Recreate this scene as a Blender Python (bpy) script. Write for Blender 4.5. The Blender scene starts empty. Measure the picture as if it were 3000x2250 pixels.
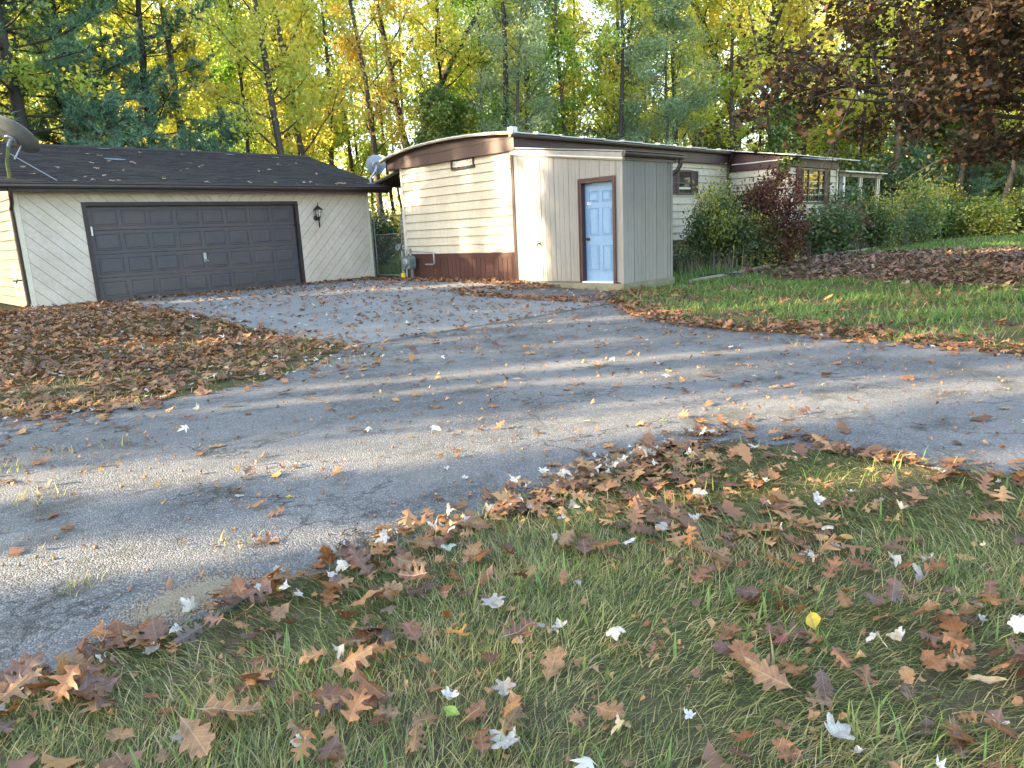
import bpy, math, random
import numpy as np
from mathutils import Vector, Matrix
from mathutils.geometry import tessellate_polygon, delaunay_2d_cdt

rng = np.random.default_rng(11)
random.seed(5)
scene = bpy.context.scene
COL = scene.collection

# ------------------------------------------------------------------ camera
cam_d = bpy.data.cameras.new('camera')
cam = bpy.data.objects.new('camera', cam_d)
COL.objects.link(cam)
CAM_Z = 1.15
fwd = Vector((0.68001476, 0.70295588, -0.20840573)).normalized()
rgt = Vector((0.71104542, -0.70161037, -0.04644668)).normalized()
upv = rgt.cross(fwd).normalized()
m = Matrix(((rgt.x, upv.x, -fwd.x, 0), (rgt.y, upv.y, -fwd.y, 0), (rgt.z, upv.z, -fwd.z, 0), (0, 0, 0, 1)))
cam.matrix_world = Matrix.Translation((0, 0, CAM_Z)) @ m
cam_d.sensor_fit = 'HORIZONTAL'
cam_d.sensor_width = 36
cam_d.lens = 36 * 1534 / 2212
cam_d.clip_start = 0.05
cam_d.clip_end = 1500
scene.camera = cam

# ------------------------------------------------------------------ light
SUN_EL = math.radians(17.0)
SUN_XY = Vector((-0.84, 0.543)).normalized()
sun_vec = Vector((SUN_XY.x * math.cos(SUN_EL), SUN_XY.y * math.cos(SUN_EL), math.sin(SUN_EL)))
world = bpy.data.worlds.new('World')
scene.world = world
world.use_nodes = True
wn = world.node_tree.nodes
wl = world.node_tree.links
wn.clear()
wo = wn.new('ShaderNodeOutputWorld')
bg = wn.new('ShaderNodeBackground')
sky = wn.new('ShaderNodeTexSky')
sky.sky_type = 'NISHITA'
sky.sun_disc = False
sky.sun_elevation = SUN_EL
sky.sun_rotation = math.atan2(SUN_XY.x, SUN_XY.y)
sky.altitude = 200
sky.air_density = 1.0
sky.dust_density = 1.6
sky.ozone_density = 1.0
bg.inputs['Strength'].default_value = 0.15
wl.new(sky.outputs[0], bg.inputs['Color'])
wl.new(bg.outputs[0], wo.inputs['Surface'])
sun_d = bpy.data.lights.new('sun', 'SUN')
sun_d.energy = 4.0
sun_d.angle = math.radians(0.55)
sun_d.color = (1.0, 0.83, 0.58)
sun = bpy.data.objects.new('sun', sun_d)
sun.rotation_euler = sun_vec.to_track_quat('Z', 'Y').to_euler()
sun.location = (0, 0, 40)
COL.objects.link(sun)
scene.view_settings.view_transform = 'Standard'
scene.view_settings.look = 'None'
scene.view_settings.exposure = 3.12
scene.view_settings.gamma = 1.0
scene.view_settings.use_curve_mapping = False
scene.view_settings.use_white_balance = True       # the photograph is balanced for the shade
scene.view_settings.white_balance_temperature = 7100
scene.view_settings.white_balance_tint = 10
scene.render.engine = 'CYCLES'
scene.cycles.use_denoising = True
scene.cycles.max_bounces = 7
scene.cycles.diffuse_bounces = 4
scene.cycles.transmission_bounces = 5
scene.cycles.sample_clamp_indirect = 6.0

# ------------------------------------------------------------------ materials
def _nodes(name):
    mt = bpy.data.materials.new(name)
    mt.use_nodes = True
    nt = mt.node_tree
    nt.nodes.clear()
    out = nt.nodes.new('ShaderNodeOutputMaterial')
    return mt, nt, out

def _noise(nt, scale, detail=4.0, stretch=(1, 1, 1), rough=0.6, coord='Object'):
    tc = nt.nodes.new('ShaderNodeTexCoord')
    mp = nt.nodes.new('ShaderNodeMapping')
    mp.inputs['Scale'].default_value = stretch
    nz = nt.nodes.new('ShaderNodeTexNoise')
    nz.inputs['Scale'].default_value = scale
    nz.inputs['Detail'].default_value = detail
    nz.inputs['Roughness'].default_value = rough
    nt.links.new(tc.outputs[coord], mp.inputs['Vector'])
    nt.links.new(mp.outputs[0], nz.inputs['Vector'])
    return nz

def _ramp(nt, stops, src):
    r = nt.nodes.new('ShaderNodeValToRGB')
    e = r.color_ramp.elements
    while len(e) < len(stops):
        e.new(0.5)
    for i, (p, c) in enumerate(stops):
        e[i].position = p
        e[i].color = (c[0], c[1], c[2], 1)
    nt.links.new(src, r.inputs['Fac'])
    return r

def _mix(nt, a, b, fac, mode='MIX'):
    mx = nt.nodes.new('ShaderNodeMix')
    mx.data_type = 'RGBA'
    mx.blend_type = mode
    for sock, v in ((mx.inputs[6], a), (mx.inputs[7], b), (mx.inputs[0], fac)):
        if isinstance(v, (int, float)):
            sock.default_value = v
        elif isinstance(v, (tuple, list)):
            sock.default_value = (v[0], v[1], v[2], 1)
        else:
            nt.links.new(v, sock)
    return mx.outputs[2]

def paint(name, base, dirt=None, amount=0.5, scale=2.5, stretch=(1, 1, 1), rough=0.55, bump=0.15, bscale=40,
          bstretch=(1, 1, 1), spec=0.35, metal=0.0, objvar=0.0):
    mt, nt, out = _nodes(name)
    bs = nt.nodes.new('ShaderNodeBsdfPrincipled')
    nt.links.new(bs.outputs[0], out.inputs[0])
    dirt = dirt or tuple(c * 0.7 for c in base)
    n1 = _noise(nt, scale, 6, stretch)
    n2 = _noise(nt, scale * 9, 3, stretch)
    r = _ramp(nt, [(0.38, (0, 0, 0)), (0.72, (amount, amount, amount))], n1.outputs[0])
    r2 = _ramp(nt, [(0.3, (0.9, 0.9, 0.9)), (0.7, (1.06, 1.06, 1.06))], n2.outputs[0])
    c = _mix(nt, base, dirt, r.outputs[0])
    c = _mix(nt, c, r2.outputs[0], 1.0, 'MULTIPLY')
    if objvar:
        oi = nt.nodes.new('ShaderNodeObjectInfo')
        r3 = _ramp(nt, [(0.0, (1 - objvar,) * 3), (1.0, (1 + objvar * 0.4,) * 3)], oi.outputs['Random'])
        c = _mix(nt, c, r3.outputs[0], 1.0, 'MULTIPLY')
    nt.links.new(c, bs.inputs['Base Color'])
    bs.inputs['Roughness'].default_value = rough
    bs.inputs['Metallic'].default_value = metal
    bs.inputs['Specular IOR Level'].default_value = spec
    if bump:
        nb = _noise(nt, bscale, 4, bstretch)
        b = nt.nodes.new('ShaderNodeBump')
        b.inputs['Strength'].default_value = bump
        b.inputs['Distance'].default_value = 0.01
        nt.links.new(nb.outputs[0], b.inputs['Height'])
        nt.links.new(b.outputs[0], bs.inputs['Normal'])
    return mt

def leafmat(name, stops, rough=0.55, transl=0.45, objvar=0.18, attr=True, vein=0.0, gloss=0.06):
    """thin leaf: colours picked along a ramp by each leaf's own value (face attribute) or each object's random"""
    mt, nt, out = _nodes(name)
    oi = nt.nodes.new('ShaderNodeObjectInfo')
    if attr:
        at = nt.nodes.new('ShaderNodeAttribute')
        at.attribute_name = 'tint'
        src = at.outputs['Fac']
    else:
        src = oi.outputs['Random']
    r = _ramp(nt, stops, src)
    c = r.outputs[0]
    if attr and objvar:
        r3 = _ramp(nt, [(0.0, (1 - objvar, 1 - objvar * 0.6, 1 - objvar)), (0.5, (1, 1, 1)), (1.0, (1 + objvar, 1 + objvar * 0.5, 1))], oi.outputs['Random'])
        c = _mix(nt, c, r3.outputs[0], 1.0, 'MULTIPLY')
    if vein:
        nz = _noise(nt, 55, 4)
        rv = _ramp(nt, [(0.3, (0.55, 0.5, 0.5)), (0.62, (1.12, 1.1, 1.08))], nz.outputs[0])
        c = _mix(nt, c, rv.outputs[0], 0.75, 'MULTIPLY')
        n5 = _noise(nt, 4.5, 5, rough=0.7)
        n5.noise_dimensions = '4D'
        nt.links.new(oi.outputs['Random'], n5.inputs['W'])
        rb_ = _ramp(nt, [(0.36, (0.42, 0.36, 0.33)), (0.52, (1.0, 1.0, 1.0)), (0.7, (1.2, 1.12, 1.0))], n5.outputs[0])
        c = _mix(nt, c, rb_.outputs[0], 0.7, 'MULTIPLY')
        tc = nt.nodes.new('ShaderNodeTexCoord')
        sx = nt.nodes.new('ShaderNodeSeparateXYZ')
        nt.links.new(tc.outputs['Object'], sx.inputs[0])
        ab = nt.nodes.new('ShaderNodeMath'); ab.operation = 'ABSOLUTE'
        nt.links.new(sx.outputs[0], ab.inputs[0])
        # side veins slant from the midrib: sin(60*(y-|x|*0.8))
        ma = nt.nodes.new('ShaderNodeMath'); ma.operation = 'MULTIPLY_ADD'
        ma.inputs[1].default_value = -0.8
        nt.links.new(ab.outputs[0], ma.inputs[0]); nt.links.new(sx.outputs[1], ma.inputs[2])
        ml = nt.nodes.new('ShaderNodeMath'); ml.operation = 'MULTIPLY'; ml.inputs[1].default_value = 48
        nt.links.new(ma.outputs[0], ml.inputs[0])
        sn = nt.nodes.new('ShaderNodeMath'); sn.operation = 'SINE'
        nt.links.new(ml.outputs[0], sn.inputs[0])
        g1 = nt.nodes.new('ShaderNodeMath'); g1.operation = 'GREATER_THAN'; g1.inputs[1].default_value = 0.955
        nt.links.new(sn.outputs[0], g1.inputs[0])
        g2 = nt.nodes.new('ShaderNodeMath'); g2.operation = 'LESS_THAN'; g2.inputs[1].default_value = 0.012
        nt.links.new(ab.outputs[0], g2.inputs[0])
        mxm = nt.nodes.new('ShaderNodeMath'); mxm.operation = 'MAXIMUM'
        nt.links.new(g1.outputs[0], mxm.inputs[0]); nt.links.new(g2.outputs[0], mxm.inputs[1])
        mv = nt.nodes.new('ShaderNodeMath'); mv.operation = 'MULTIPLY'; mv.inputs[1].default_value = vein
        nt.links.new(mxm.outputs[0], mv.inputs[0])
        c = _mix(nt, c, (0.62, 0.5, 0.32), mv.outputs[0])
    di = nt.nodes.new('ShaderNodeBsdfDiffuse')
    tr = nt.nodes.new('ShaderNodeBsdfTranslucent')
    gl = nt.nodes.new('ShaderNodeBsdfGlossy')
    gl.inputs['Roughness'].default_value = rough
    gl.inputs['Color'].default_value = (0.9, 0.9, 0.9, 1)
    nt.links.new(c, di.inputs[0])
    nt.links.new(c, tr.inputs[0])
    m1 = nt.nodes.new('ShaderNodeMixShader'); m1.inputs[0].default_value = transl
    nt.links.new(di.outputs[0], m1.inputs[1]); nt.links.new(tr.outputs[0], m1.inputs[2])
    m2 = nt.nodes.new('ShaderNodeMixShader'); m2.inputs[0].default_value = gloss
    nt.links.new(m1.outputs[0], m2.inputs[1]); nt.links.new(gl.outputs[0], m2.inputs[2])
    nt.links.new(m2.outputs[0], out.inputs[0])
    return mt

def glassmat(name, tint, rough=0.03):
    mt, nt, out = _nodes(name)
    bs = nt.nodes.new('ShaderNodeBsdfPrincipled')
    bs.inputs['Base Color'].default_value = (*tint, 1)
    bs.inputs['Roughness'].default_value = rough
    bs.inputs['Specular IOR Level'].default_value = 1.0
    bs.inputs['IOR'].default_value = 2.2
    nz = _noise(nt, 2.0, 2)
    b = nt.nodes.new('ShaderNodeBump'); b.inputs['Strength'].default_value = 0.03
    nt.links.new(nz.outputs[0], b.inputs['Height']); nt.links.new(b.outputs[0], bs.inputs['Normal'])
    nt.links.new(bs.outputs[0], out.inputs[0])
    return mt

def asphaltmat(name, dark, light, stone):
    mt, nt, out = _nodes(name)
    bs = nt.nodes.new('ShaderNodeBsdfPrincipled')
    nt.links.new(bs.outputs[0], out.inputs[0])
    big = _noise(nt, 0.7, 5)
    mid = _noise(nt, 3.5, 6, rough=0.7)
    tc = nt.nodes.new('ShaderNodeTexCoord')
    vo = nt.nodes.new('ShaderNodeTexVoronoi'); vo.inputs['Scale'].default_value = 120
    nt.links.new(tc.outputs['Object'], vo.inputs['Vector'])
    vs = nt.nodes.new('ShaderNodeTexVoronoi'); vs.inputs['Scale'].default_value = 42
    nt.links.new(tc.outputs['Object'], vs.inputs['Vector'])
    base = _mix(nt, dark, light, _ramp(nt, [(0.35, (0, 0, 0)), (0.68, (1, 1, 1))], big.outputs[0]).outputs[0])
    base = _mix(nt, base, tuple(c * 0.5 for c in dark), _ramp(nt, [(0.5, (0, 0, 0)), (0.72, (0.75,) * 3)], mid.outputs[0]).outputs[0])
    sx = nt.nodes.new('ShaderNodeSeparateColor')
    nt.links.new(vo.outputs['Color'], sx.inputs[0])
    st = _ramp(nt, [(0.6, (0, 0, 0)), (1.0, (0.6,) * 3)], sx.outputs[0])
    base = _mix(nt, base, stone, st.outputs[0])
    dk = _ramp(nt, [(0.03, (0.25,) * 3), (0.35, (1, 1, 1))], vo.outputs['Distance'])
    dk2 = _ramp(nt, [(0.0, (0.7,) * 3), (0.4, (1.05,) * 3)], vs.outputs['Distance'])
    # cracks
    vc = nt.nodes.new('ShaderNodeTexVoronoi'); vc.feature = 'DISTANCE_TO_EDGE'; vc.inputs['Scale'].default_value = 1.15
    wob = _noise(nt, 3.0, 5)
    va = nt.nodes.new('ShaderNodeVectorMath'); va.operation = 'MULTIPLY_ADD'
    va.inputs[1].default_value = (0.55, 0.55, 0.55)
    nt.links.new(wob.outputs['Color'], va.inputs[0]); nt.links.new(tc.outputs['Object'], va.inputs[2])
    nt.links.new(va.outputs[0], vc.inputs['Vector'])
    crk = _ramp(nt, [(0.0, (1, 1, 1)), (0.016, (0, 0, 0))], vc.outputs['Distance'])
    cm = nt.nodes.new('ShaderNodeMath'); cm.operation = 'MULTIPLY'
    nt.links.new(crk.outputs[0], cm.inputs[0])
    pres = _ramp(nt, [(0.40, (0, 0, 0)), (0.55, (0.9,) * 3)], _noise(nt, 0.9, 3).outputs[0])
    nt.links.new(pres.outputs[0], cm.inputs[1])
    base = _mix(nt, base, tuple(c * 0.25 for c in dark), cm.outputs[0])
    st1 = _ramp(nt, [(0.52, (0, 0, 0)), (0.66, (0.7,) * 3)], _noise(nt, 1.7, 7, (1, 1.6, 1), 0.72).outputs[0])
    base = _mix(nt, base, (0.035, 0.037, 0.03), st1.outputs[0])
    st2 = _ramp(nt, [(0.55, (0, 0, 0)), (0.75, (0.45,) * 3)], _noise(nt, 1.05, 6, (1.5, 1, 1), 0.7).outputs[0])
    base = _mix(nt, base, (0.20, 0.175, 0.14), st2.outputs[0])
    nt.links.new(base, bs.inputs['Base Color'])
    bs.inputs['Roughness'].default_value = 0.75
    bs.inputs['Specular IOR Level'].default_value = 0.35
    sub = nt.nodes.new('ShaderNodeMath'); sub.operation = 'SUBTRACT'
    nt.links.new(vo.outputs['Distance'], sub.inputs[0]); nt.links.new(cm.outputs[0], sub.inputs[1])
    b = nt.nodes.new('ShaderNodeBump'); b.inputs['Strength'].default_value = 0.75; b.inputs['Distance'].default_value = 0.006
    b.invert = True
    nt.links.new(vo.outputs['Distance'], b.inputs['Height'])
    nt.links.new(b.outputs[0], bs.inputs['Normal'])
    return mt

M = {}
M['siding'] = paint('cream_siding', (0.58, 0.51, 0.39), (0.42, 0.35, 0.25), 0.5, 1.4, (1, 1, 0.35), 0.55, 0.1, 90, objvar=0.05)
M['garage_siding'] = paint('tan_board_siding', (0.60, 0.52, 0.44), (0.42, 0.33, 0.23), 0.55, 1.2, (1, 1, 1), 0.65, 0.25, 60, objvar=0.07)
M['shed_panel'] = paint('taupe_metal_panel', (0.245, 0.242, 0.232), (0.175, 0.168, 0.155), 0.6, 1.2, (1, 1, 0.25), 0.5, 0.08, 60, objvar=0.06)
M['trim_cream'] = paint('cream_trim', (0.62, 0.56, 0.44), (0.4, 0.34, 0.25), 0.4, 3)
M['brown'] = paint('brown_fascia', (0.058, 0.030, 0.031), (0.095, 0.052, 0.045), 0.7, 1.6, (1, 1, 0.3), 0.5, 0.1, 60, objvar=0.10)
M['skirt'] = paint('red_brown_skirting', (0.105, 0.042, 0.033), (0.06, 0.028, 0.024), 0.6, 2.2, (1, 1, 0.3), 0.6, 0.2, 60, objvar=0.14)
M['gutter'] = paint('dark_brown_gutter', (0.036, 0.022, 0.021), (0.06, 0.04, 0.035), 0.6, 3, rough=0.4, spec=0.5)
M['frame_dark'] = paint('dark_door_trim', (0.028, 0.02, 0.021), (0.05, 0.036, 0.033), 0.6, 4, rough=0.5)
M['frame_brown'] = paint('brown_door_trim', (0.06, 0.03, 0.032), (0.035, 0.02, 0.02), 0.5, 5, rough=0.45)
M['garage_door'] = paint('grey_brown_door', (0.066, 0.061, 0.070), (0.098, 0.08, 0.072), 0.8, 0.9, (1, 1, 1.6), 0.5, 0.2, 70, (1, 1, 6), objvar=0.06)
M['roof'] = paint('dark_shingle', (0.030, 0.024, 0.026), (0.048, 0.042, 0.036), 0.8, 1.1, (1, 1, 1), 0.9, 0.6, 150, objvar=0.18)
M['roof_patch'] = paint('faded_roof_patch', (0.16, 0.19, 0.23), (0.1, 0.12, 0.15), 0.6, 6, rough=0.7)
M['metal_roof'] = paint('pale_metal_roof', (0.55, 0.56, 0.56), (0.35, 0.34, 0.32), 0.6, 2.5, rough=0.45, metal=0.2)
M['white'] = paint('white_paint', (0.74, 0.74, 0.74), (0.55, 0.53, 0.5), 0.5, 5, rough=0.5)
M['door_blue'] = paint('pale_blue_door', (0.15, 0.285, 0.46), (0.175, 0.28, 0.40), 0.5, 2, rough=0.45, bump=0.05)
M['concrete'] = paint('grey_concrete', (0.20, 0.20, 0.197), (0.13, 0.128, 0.12), 0.8, 0.9, rough=0.85, bump=0.35, bscale=120, objvar=0.06)
M['step'] = paint('mossy_concrete', (0.24, 0.22, 0.16), (0.13, 0.13, 0.075), 0.8, 2.5, rough=0.9, bump=0.4, bscale=60)
M['asphalt'] = asphaltmat('weathered_asphalt', (0.085, 0.085, 0.087), (0.15, 0.148, 0.145), (0.30, 0.30, 0.30))
M['pad'] = asphaltmat('patched_asphalt', (0.075, 0.078, 0.082), (0.11, 0.112, 0.115), (0.17, 0.17, 0.17))
M['galv'] = paint('galvanised_steel', (0.36, 0.38, 0.40), (0.25, 0.26, 0.27), 0.6, 6, rough=0.4, metal=0.6)
M['dish'] = paint('grey_dish', (0.19, 0.20, 0.21), (0.10, 0.10, 0.10), 0.7, 5, rough=0.5, spec=0.4)
M['dish_pale'] = paint('pale_grey_dish', (0.30, 0.34, 0.40), (0.2, 0.21, 0.22), 0.6, 6, rough=0.5)
M['mossy'] = paint('moss_covered_pole', (0.12, 0.13, 0.045), (0.05, 0.06, 0.02), 0.9, 14, rough=0.9, bump=0.6)
M['black_metal'] = paint('black_metal', (0.022, 0.02, 0.02), (0.05, 0.04, 0.035), 0.5, 12, rough=0.45, spec=0.5)
M['meter'] = paint('weathered_meter', (0.16, 0.19, 0.18), (0.07, 0.09, 0.06), 0.8, 9, rough=0.6)
M['yellow'] = paint('yellow_plastic', (0.75, 0.52, 0.02), (0.5, 0.33, 0.02), 0.4, 20, rough=0.5)
M['glass'] = glassmat('window_glass', (0.03, 0.035, 0.035))
M['glass_block'] = glassmat('frosted_glass', (0.05, 0.06, 0.058), 0.25)
M['lamp_glass'] = glassmat('lamp_glass', (0.32, 0.30, 0.27), 0.25)
M['shutter'] = paint('brown_shutter', (0.13, 0.075, 0.05), (0.08, 0.045, 0.032), 0.5, 8)
M['shutter_dark'] = paint('dark_shutter', (0.085, 0.05, 0.045), (0.05, 0.03, 0.03), 0.5, 8)
M['win_frame'] = paint('window_frame_brown', (0.10, 0.065, 0.05), (0.06, 0.04, 0.033), 0.5, 8)
M['wood_grey'] = paint('weathered_board', (0.28, 0.24, 0.17), (0.16, 0.13, 0.09), 0.7, 5, (1, 1, 1), 0.85, 0.4, 50)
M['hose'] = paint('green_hose', (0.02, 0.07, 0.05), (0.05, 0.08, 0.06), 0.4, 8, rough=0.4)
M['red_ink'] = paint('red_print', (0.5, 0.08, 0.08), rough=0.6, bump=0)
M['bark'] = paint('grey_brown_bark', (0.105, 0.085, 0.068), (0.045, 0.038, 0.03), 0.9, 5, (1, 1, 0.2), 0.9, 0.9, 22, (1, 1, 0.25), objvar=0.25)
M['bark_dark'] = paint('dark_bark', (0.05, 0.04, 0.035), (0.03, 0.024, 0.02), 0.8, 5, (1, 1, 0.2), 0.9, 0.9, 22, (1, 1, 0.25))
M['sand'] = paint('loose_sand', (0.40, 0.32, 0.22), (0.28, 0.22, 0.15), 0.7, 14, rough=0.95, bump=0.6, bscale=200)
M['acorn'] = paint('acorn_brown', (0.20, 0.10, 0.045), (0.30, 0.19, 0.09), 0.7, 30, rough=0.5)
# leaves
M['lf_yellow'] = leafmat('yellow_leaf', [(0.0, (0.38, 0.46, 0.08)), (0.35, (0.62, 0.65, 0.13)), (0.8, (0.80, 0.70, 0.14)), (1.0, (0.76, 0.50, 0.10))], transl=0.6, gloss=0.03)
M['lf_lime'] = leafmat('yellow_green_leaf', [(0.0, (0.230, 0.345, 0.057)), (0.5, (0.483, 0.575, 0.103)), (1.0, (0.782, 0.736, 0.138))], transl=0.6, gloss=0.03)
M['lf_green'] = leafmat('green_leaf', [(0.0, (0.103, 0.230, 0.040)), (0.6, (0.196, 0.380, 0.057)), (1.0, (0.460, 0.529, 0.081))], transl=0.6, gloss=0.03)
M['lf_grey'] = leafmat('grey_green_leaf', [(0.0, (0.172, 0.265, 0.149)), (0.6, (0.322, 0.425, 0.241)), (1.0, (0.552, 0.552, 0.230))], transl=0.6, gloss=0.03)
M['lf_orange'] = leafmat('orange_leaf', [(0.0, (0.42, 0.44, 0.09)), (0.5, (0.68, 0.60, 0.14)), (0.88, (0.74, 0.48, 0.12)), (1.0, (0.55, 0.25, 0.08))], transl=0.6, gloss=0.03)
M['lf_pine'] = leafmat('pine_needles', [(0.0, (0.06, 0.15, 0.095)), (1.0, (0.14, 0.28, 0.165))], transl=0.2)
M['lf_maple'] = leafmat('bronze_maple_leaf', [(0.0, (0.03, 0.026, 0.017)), (0.5, (0.065, 0.045, 0.025)), (0.80, (0.13, 0.062, 0.032)), (1.0, (0.44, 0.20, 0.06))], transl=0.42, gloss=0.02)
M['lf_red'] = leafmat('dark_red_leaf', [(0.0, (0.05, 0.022, 0.02)), (0.6, (0.11, 0.036, 0.03)), (0.9, (0.12, 0.08, 0.03)), (1.0, (0.28, 0.21, 0.05))], gloss=0.02)
M['lf_rust'] = leafmat('rust_leaf', [(0.0, (0.08, 0.05, 0.02)), (0.5, (0.16, 0.085, 0.04)), (1.0, (0.14, 0.16, 0.03))])
M['lf_bush'] = leafmat('bush_leaf', [(0.0, (0.040, 0.092, 0.029)), (0.6, (0.081, 0.161, 0.046)), (0.92, (0.149, 0.230, 0.046)), (1.0, (0.414, 0.380, 0.057))], transl=0.55)
M['lf_bright'] = leafmat('bright_green_leaf', [(0.0, (0.06, 0.13, 0.02)), (0.6, (0.13, 0.22, 0.03)), (0.92, (0.26, 0.32, 0.05)), (1.0, (0.45, 0.40, 0.06))])
M['grass'] = leafmat('grass_blade', [(0.0, (0.085, 0.125, 0.04)), (0.42, (0.175, 0.215, 0.065)), (0.64, (0.30, 0.285, 0.10)), (0.78, (0.44, 0.36, 0.16)), (1.0, (0.52, 0.43, 0.24))], transl=0.4, objvar=0, gloss=0.02)
M['grass_lush'] = leafmat('lush_grass_blade', [(0.0, (0.07, 0.14, 0.035)), (0.6, (0.155, 0.265, 0.07)), (0.84, (0.22, 0.28, 0.07)), (0.9, (0.36, 0.29, 0.14)), (1.0, (0.42, 0.34, 0.18))], transl=0.4, objvar=0, gloss=0.02)
M['dry'] = leafmat('dry_stalk', [(0.0, (0.05, 0.04, 0.03)), (0.8, (0.12, 0.095, 0.06)), (1.0, (0.34, 0.26, 0.15))], transl=0.2)
OAK = [(0.0, (0.085, 0.038, 0.022)), (0.35, (0.20, 0.085, 0.035)), (0.65, (0.31, 0.14, 0.05)), (0.85, (0.40, 0.22, 0.085)), (1.0, (0.50, 0.26, 0.05))]
PALE = [(0.0, (0.26, 0.22, 0.18)), (0.45, (0.44, 0.41, 0.36)), (0.9, (0.62, 0.58, 0.52)), (1.0, (0.42, 0.33, 0.16))]
M['fl_oak_dark'] = leafmat('fallen_oak_dark', [(0.0, (0.075, 0.035, 0.022)), (1.0, (0.19, 0.078, 0.036))], transl=0.15, attr=False, vein=0.12, gloss=0.06, rough=0.4)
M['fl_oak_rust'] = leafmat('fallen_oak_rust', [(0.0, (0.19, 0.07, 0.024)), (1.0, (0.34, 0.14, 0.04))], transl=0.2, attr=False, vein=0.12, gloss=0.05, rough=0.45)
M['fl_oak_tan'] = leafmat('fallen_oak_tan', [(0.0, (0.19, 0.098, 0.04)), (1.0, (0.33, 0.175, 0.07))], transl=0.2, attr=False, vein=0.18, gloss=0.05, rough=0.5)
M['fl_oak'] = leafmat('fallen_oak', OAK, transl=0.18, attr=False, vein=0.35, gloss=0.05, rough=0.45)
M['fl_pale'] = leafmat('fallen_silver_maple', PALE, transl=0.15, attr=False, vein=0.1)
M['fl_oak_mass'] = leafmat('fallen_oak_mass', OAK, transl=0.18, objvar=0)
M['fl_brown_mass'] = leafmat('old_leaf_mass', [(0.0, (0.06, 0.034, 0.026)), (0.6, (0.15, 0.08, 0.055)), (0.93, (0.24, 0.14, 0.09)), (1.0, (0.36, 0.28, 0.2))], transl=0.1, objvar=0)
M['fl_yellow'] = leafmat('fallen_yellow', [(0.0, (0.60, 0.45, 0.03)), (1.0, (0.62, 0.50, 0.05))], attr=False, vein=0.2)
M['fl_lime'] = leafmat('fallen_lime', [(0.0, (0.30, 0.48, 0.04)), (1.0, (0.30, 0.48, 0.04))], attr=False, vein=0.2)
M['fl_red'] = leafmat('fallen_red', [(0.0, (0.25, 0.04, 0.045)), (1.0, (0.25, 0.04, 0.045))], attr=False, vein=0.2)
M['fl_tan'] = leafmat('fallen_tan', [(0.0, (0.52, 0.36, 0.17)), (1.0, (0.60, 0.44, 0.24))], attr=False, vein=0.2)
M['fl_mint'] = leafmat('fallen_mint', [(0.0, (0.40, 0.55, 0.44)), (1.0, (0.45, 0.58, 0.48))], attr=False, vein=0.2)

def groundmat():
    mt, nt, out = _nodes('soil_and_turf')
    bs = nt.nodes.new('ShaderNodeBsdfPrincipled')
    nt.links.new(bs.outputs[0], out.inputs[0])
    a = _noise(nt, 1.1, 6)
    b = _noise(nt, 14, 5)
    c2 = _noise(nt, 70, 3)
    c = _mix(nt, (0.10, 0.078, 0.048), (0.075, 0.09, 0.032), _ramp(nt, [(0.4, (0, 0, 0)), (0.6, (1, 1, 1))], a.outputs[0]).outputs[0])
    c = _mix(nt, c, (0.12, 0.085, 0.05), _ramp(nt, [(0.45, (0, 0, 0)), (0.75, (0.8,) * 3)], b.outputs[0]).outputs[0])
    c = _mix(nt, c, _ramp(nt, [(0.3, (0.6,) * 3), (0.7, (1.2,) * 3)], c2.outputs[0]).outputs[0], 1.0, 'MULTIPLY')
    nt.links.new(c, bs.inputs['Base Color'])
    bs.inputs['Roughness'].default_value = 1.0
    bs.inputs['Specular IOR Level'].default_value = 0.1
    bp = nt.nodes.new('ShaderNodeBump'); bp.inputs['Strength'].default_value = 0.8; bp.inputs['Distance'].default_value = 0.03
    nt.links.new(b.outputs[0], bp.inputs['Height']); nt.links.new(bp.outputs[0], bs.inputs['Normal'])
    return mt
M['ground'] = groundmat()

# ------------------------------------------------------------------ object helpers
ORG = {}
def tag(o, label=None, cat=None, group=None, kind=None):
    if label: o['label'] = label
    if cat: o['category'] = cat
    if group: o['group'] = group
    if kind: o['kind'] = kind
    return o

def thing(name, label, cat, loc=(0, 0, 0), group=None, kind=None):
    o = bpy.data.objects.new(name, None)
    o.empty_display_size = 0.2
    o.location = loc
    COL.objects.link(o)
    ORG[o.name] = Vector(loc)
    return tag(o, label, cat, group, kind)

def link(name, me, parent=None, mat=None):
    o = bpy.data.objects.new(name, me)
    if mat is not None and not me.materials:
        me.materials.append(mat)
    COL.objects.link(o)
    if parent is not None:
        o.parent = parent
    return o

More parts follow.
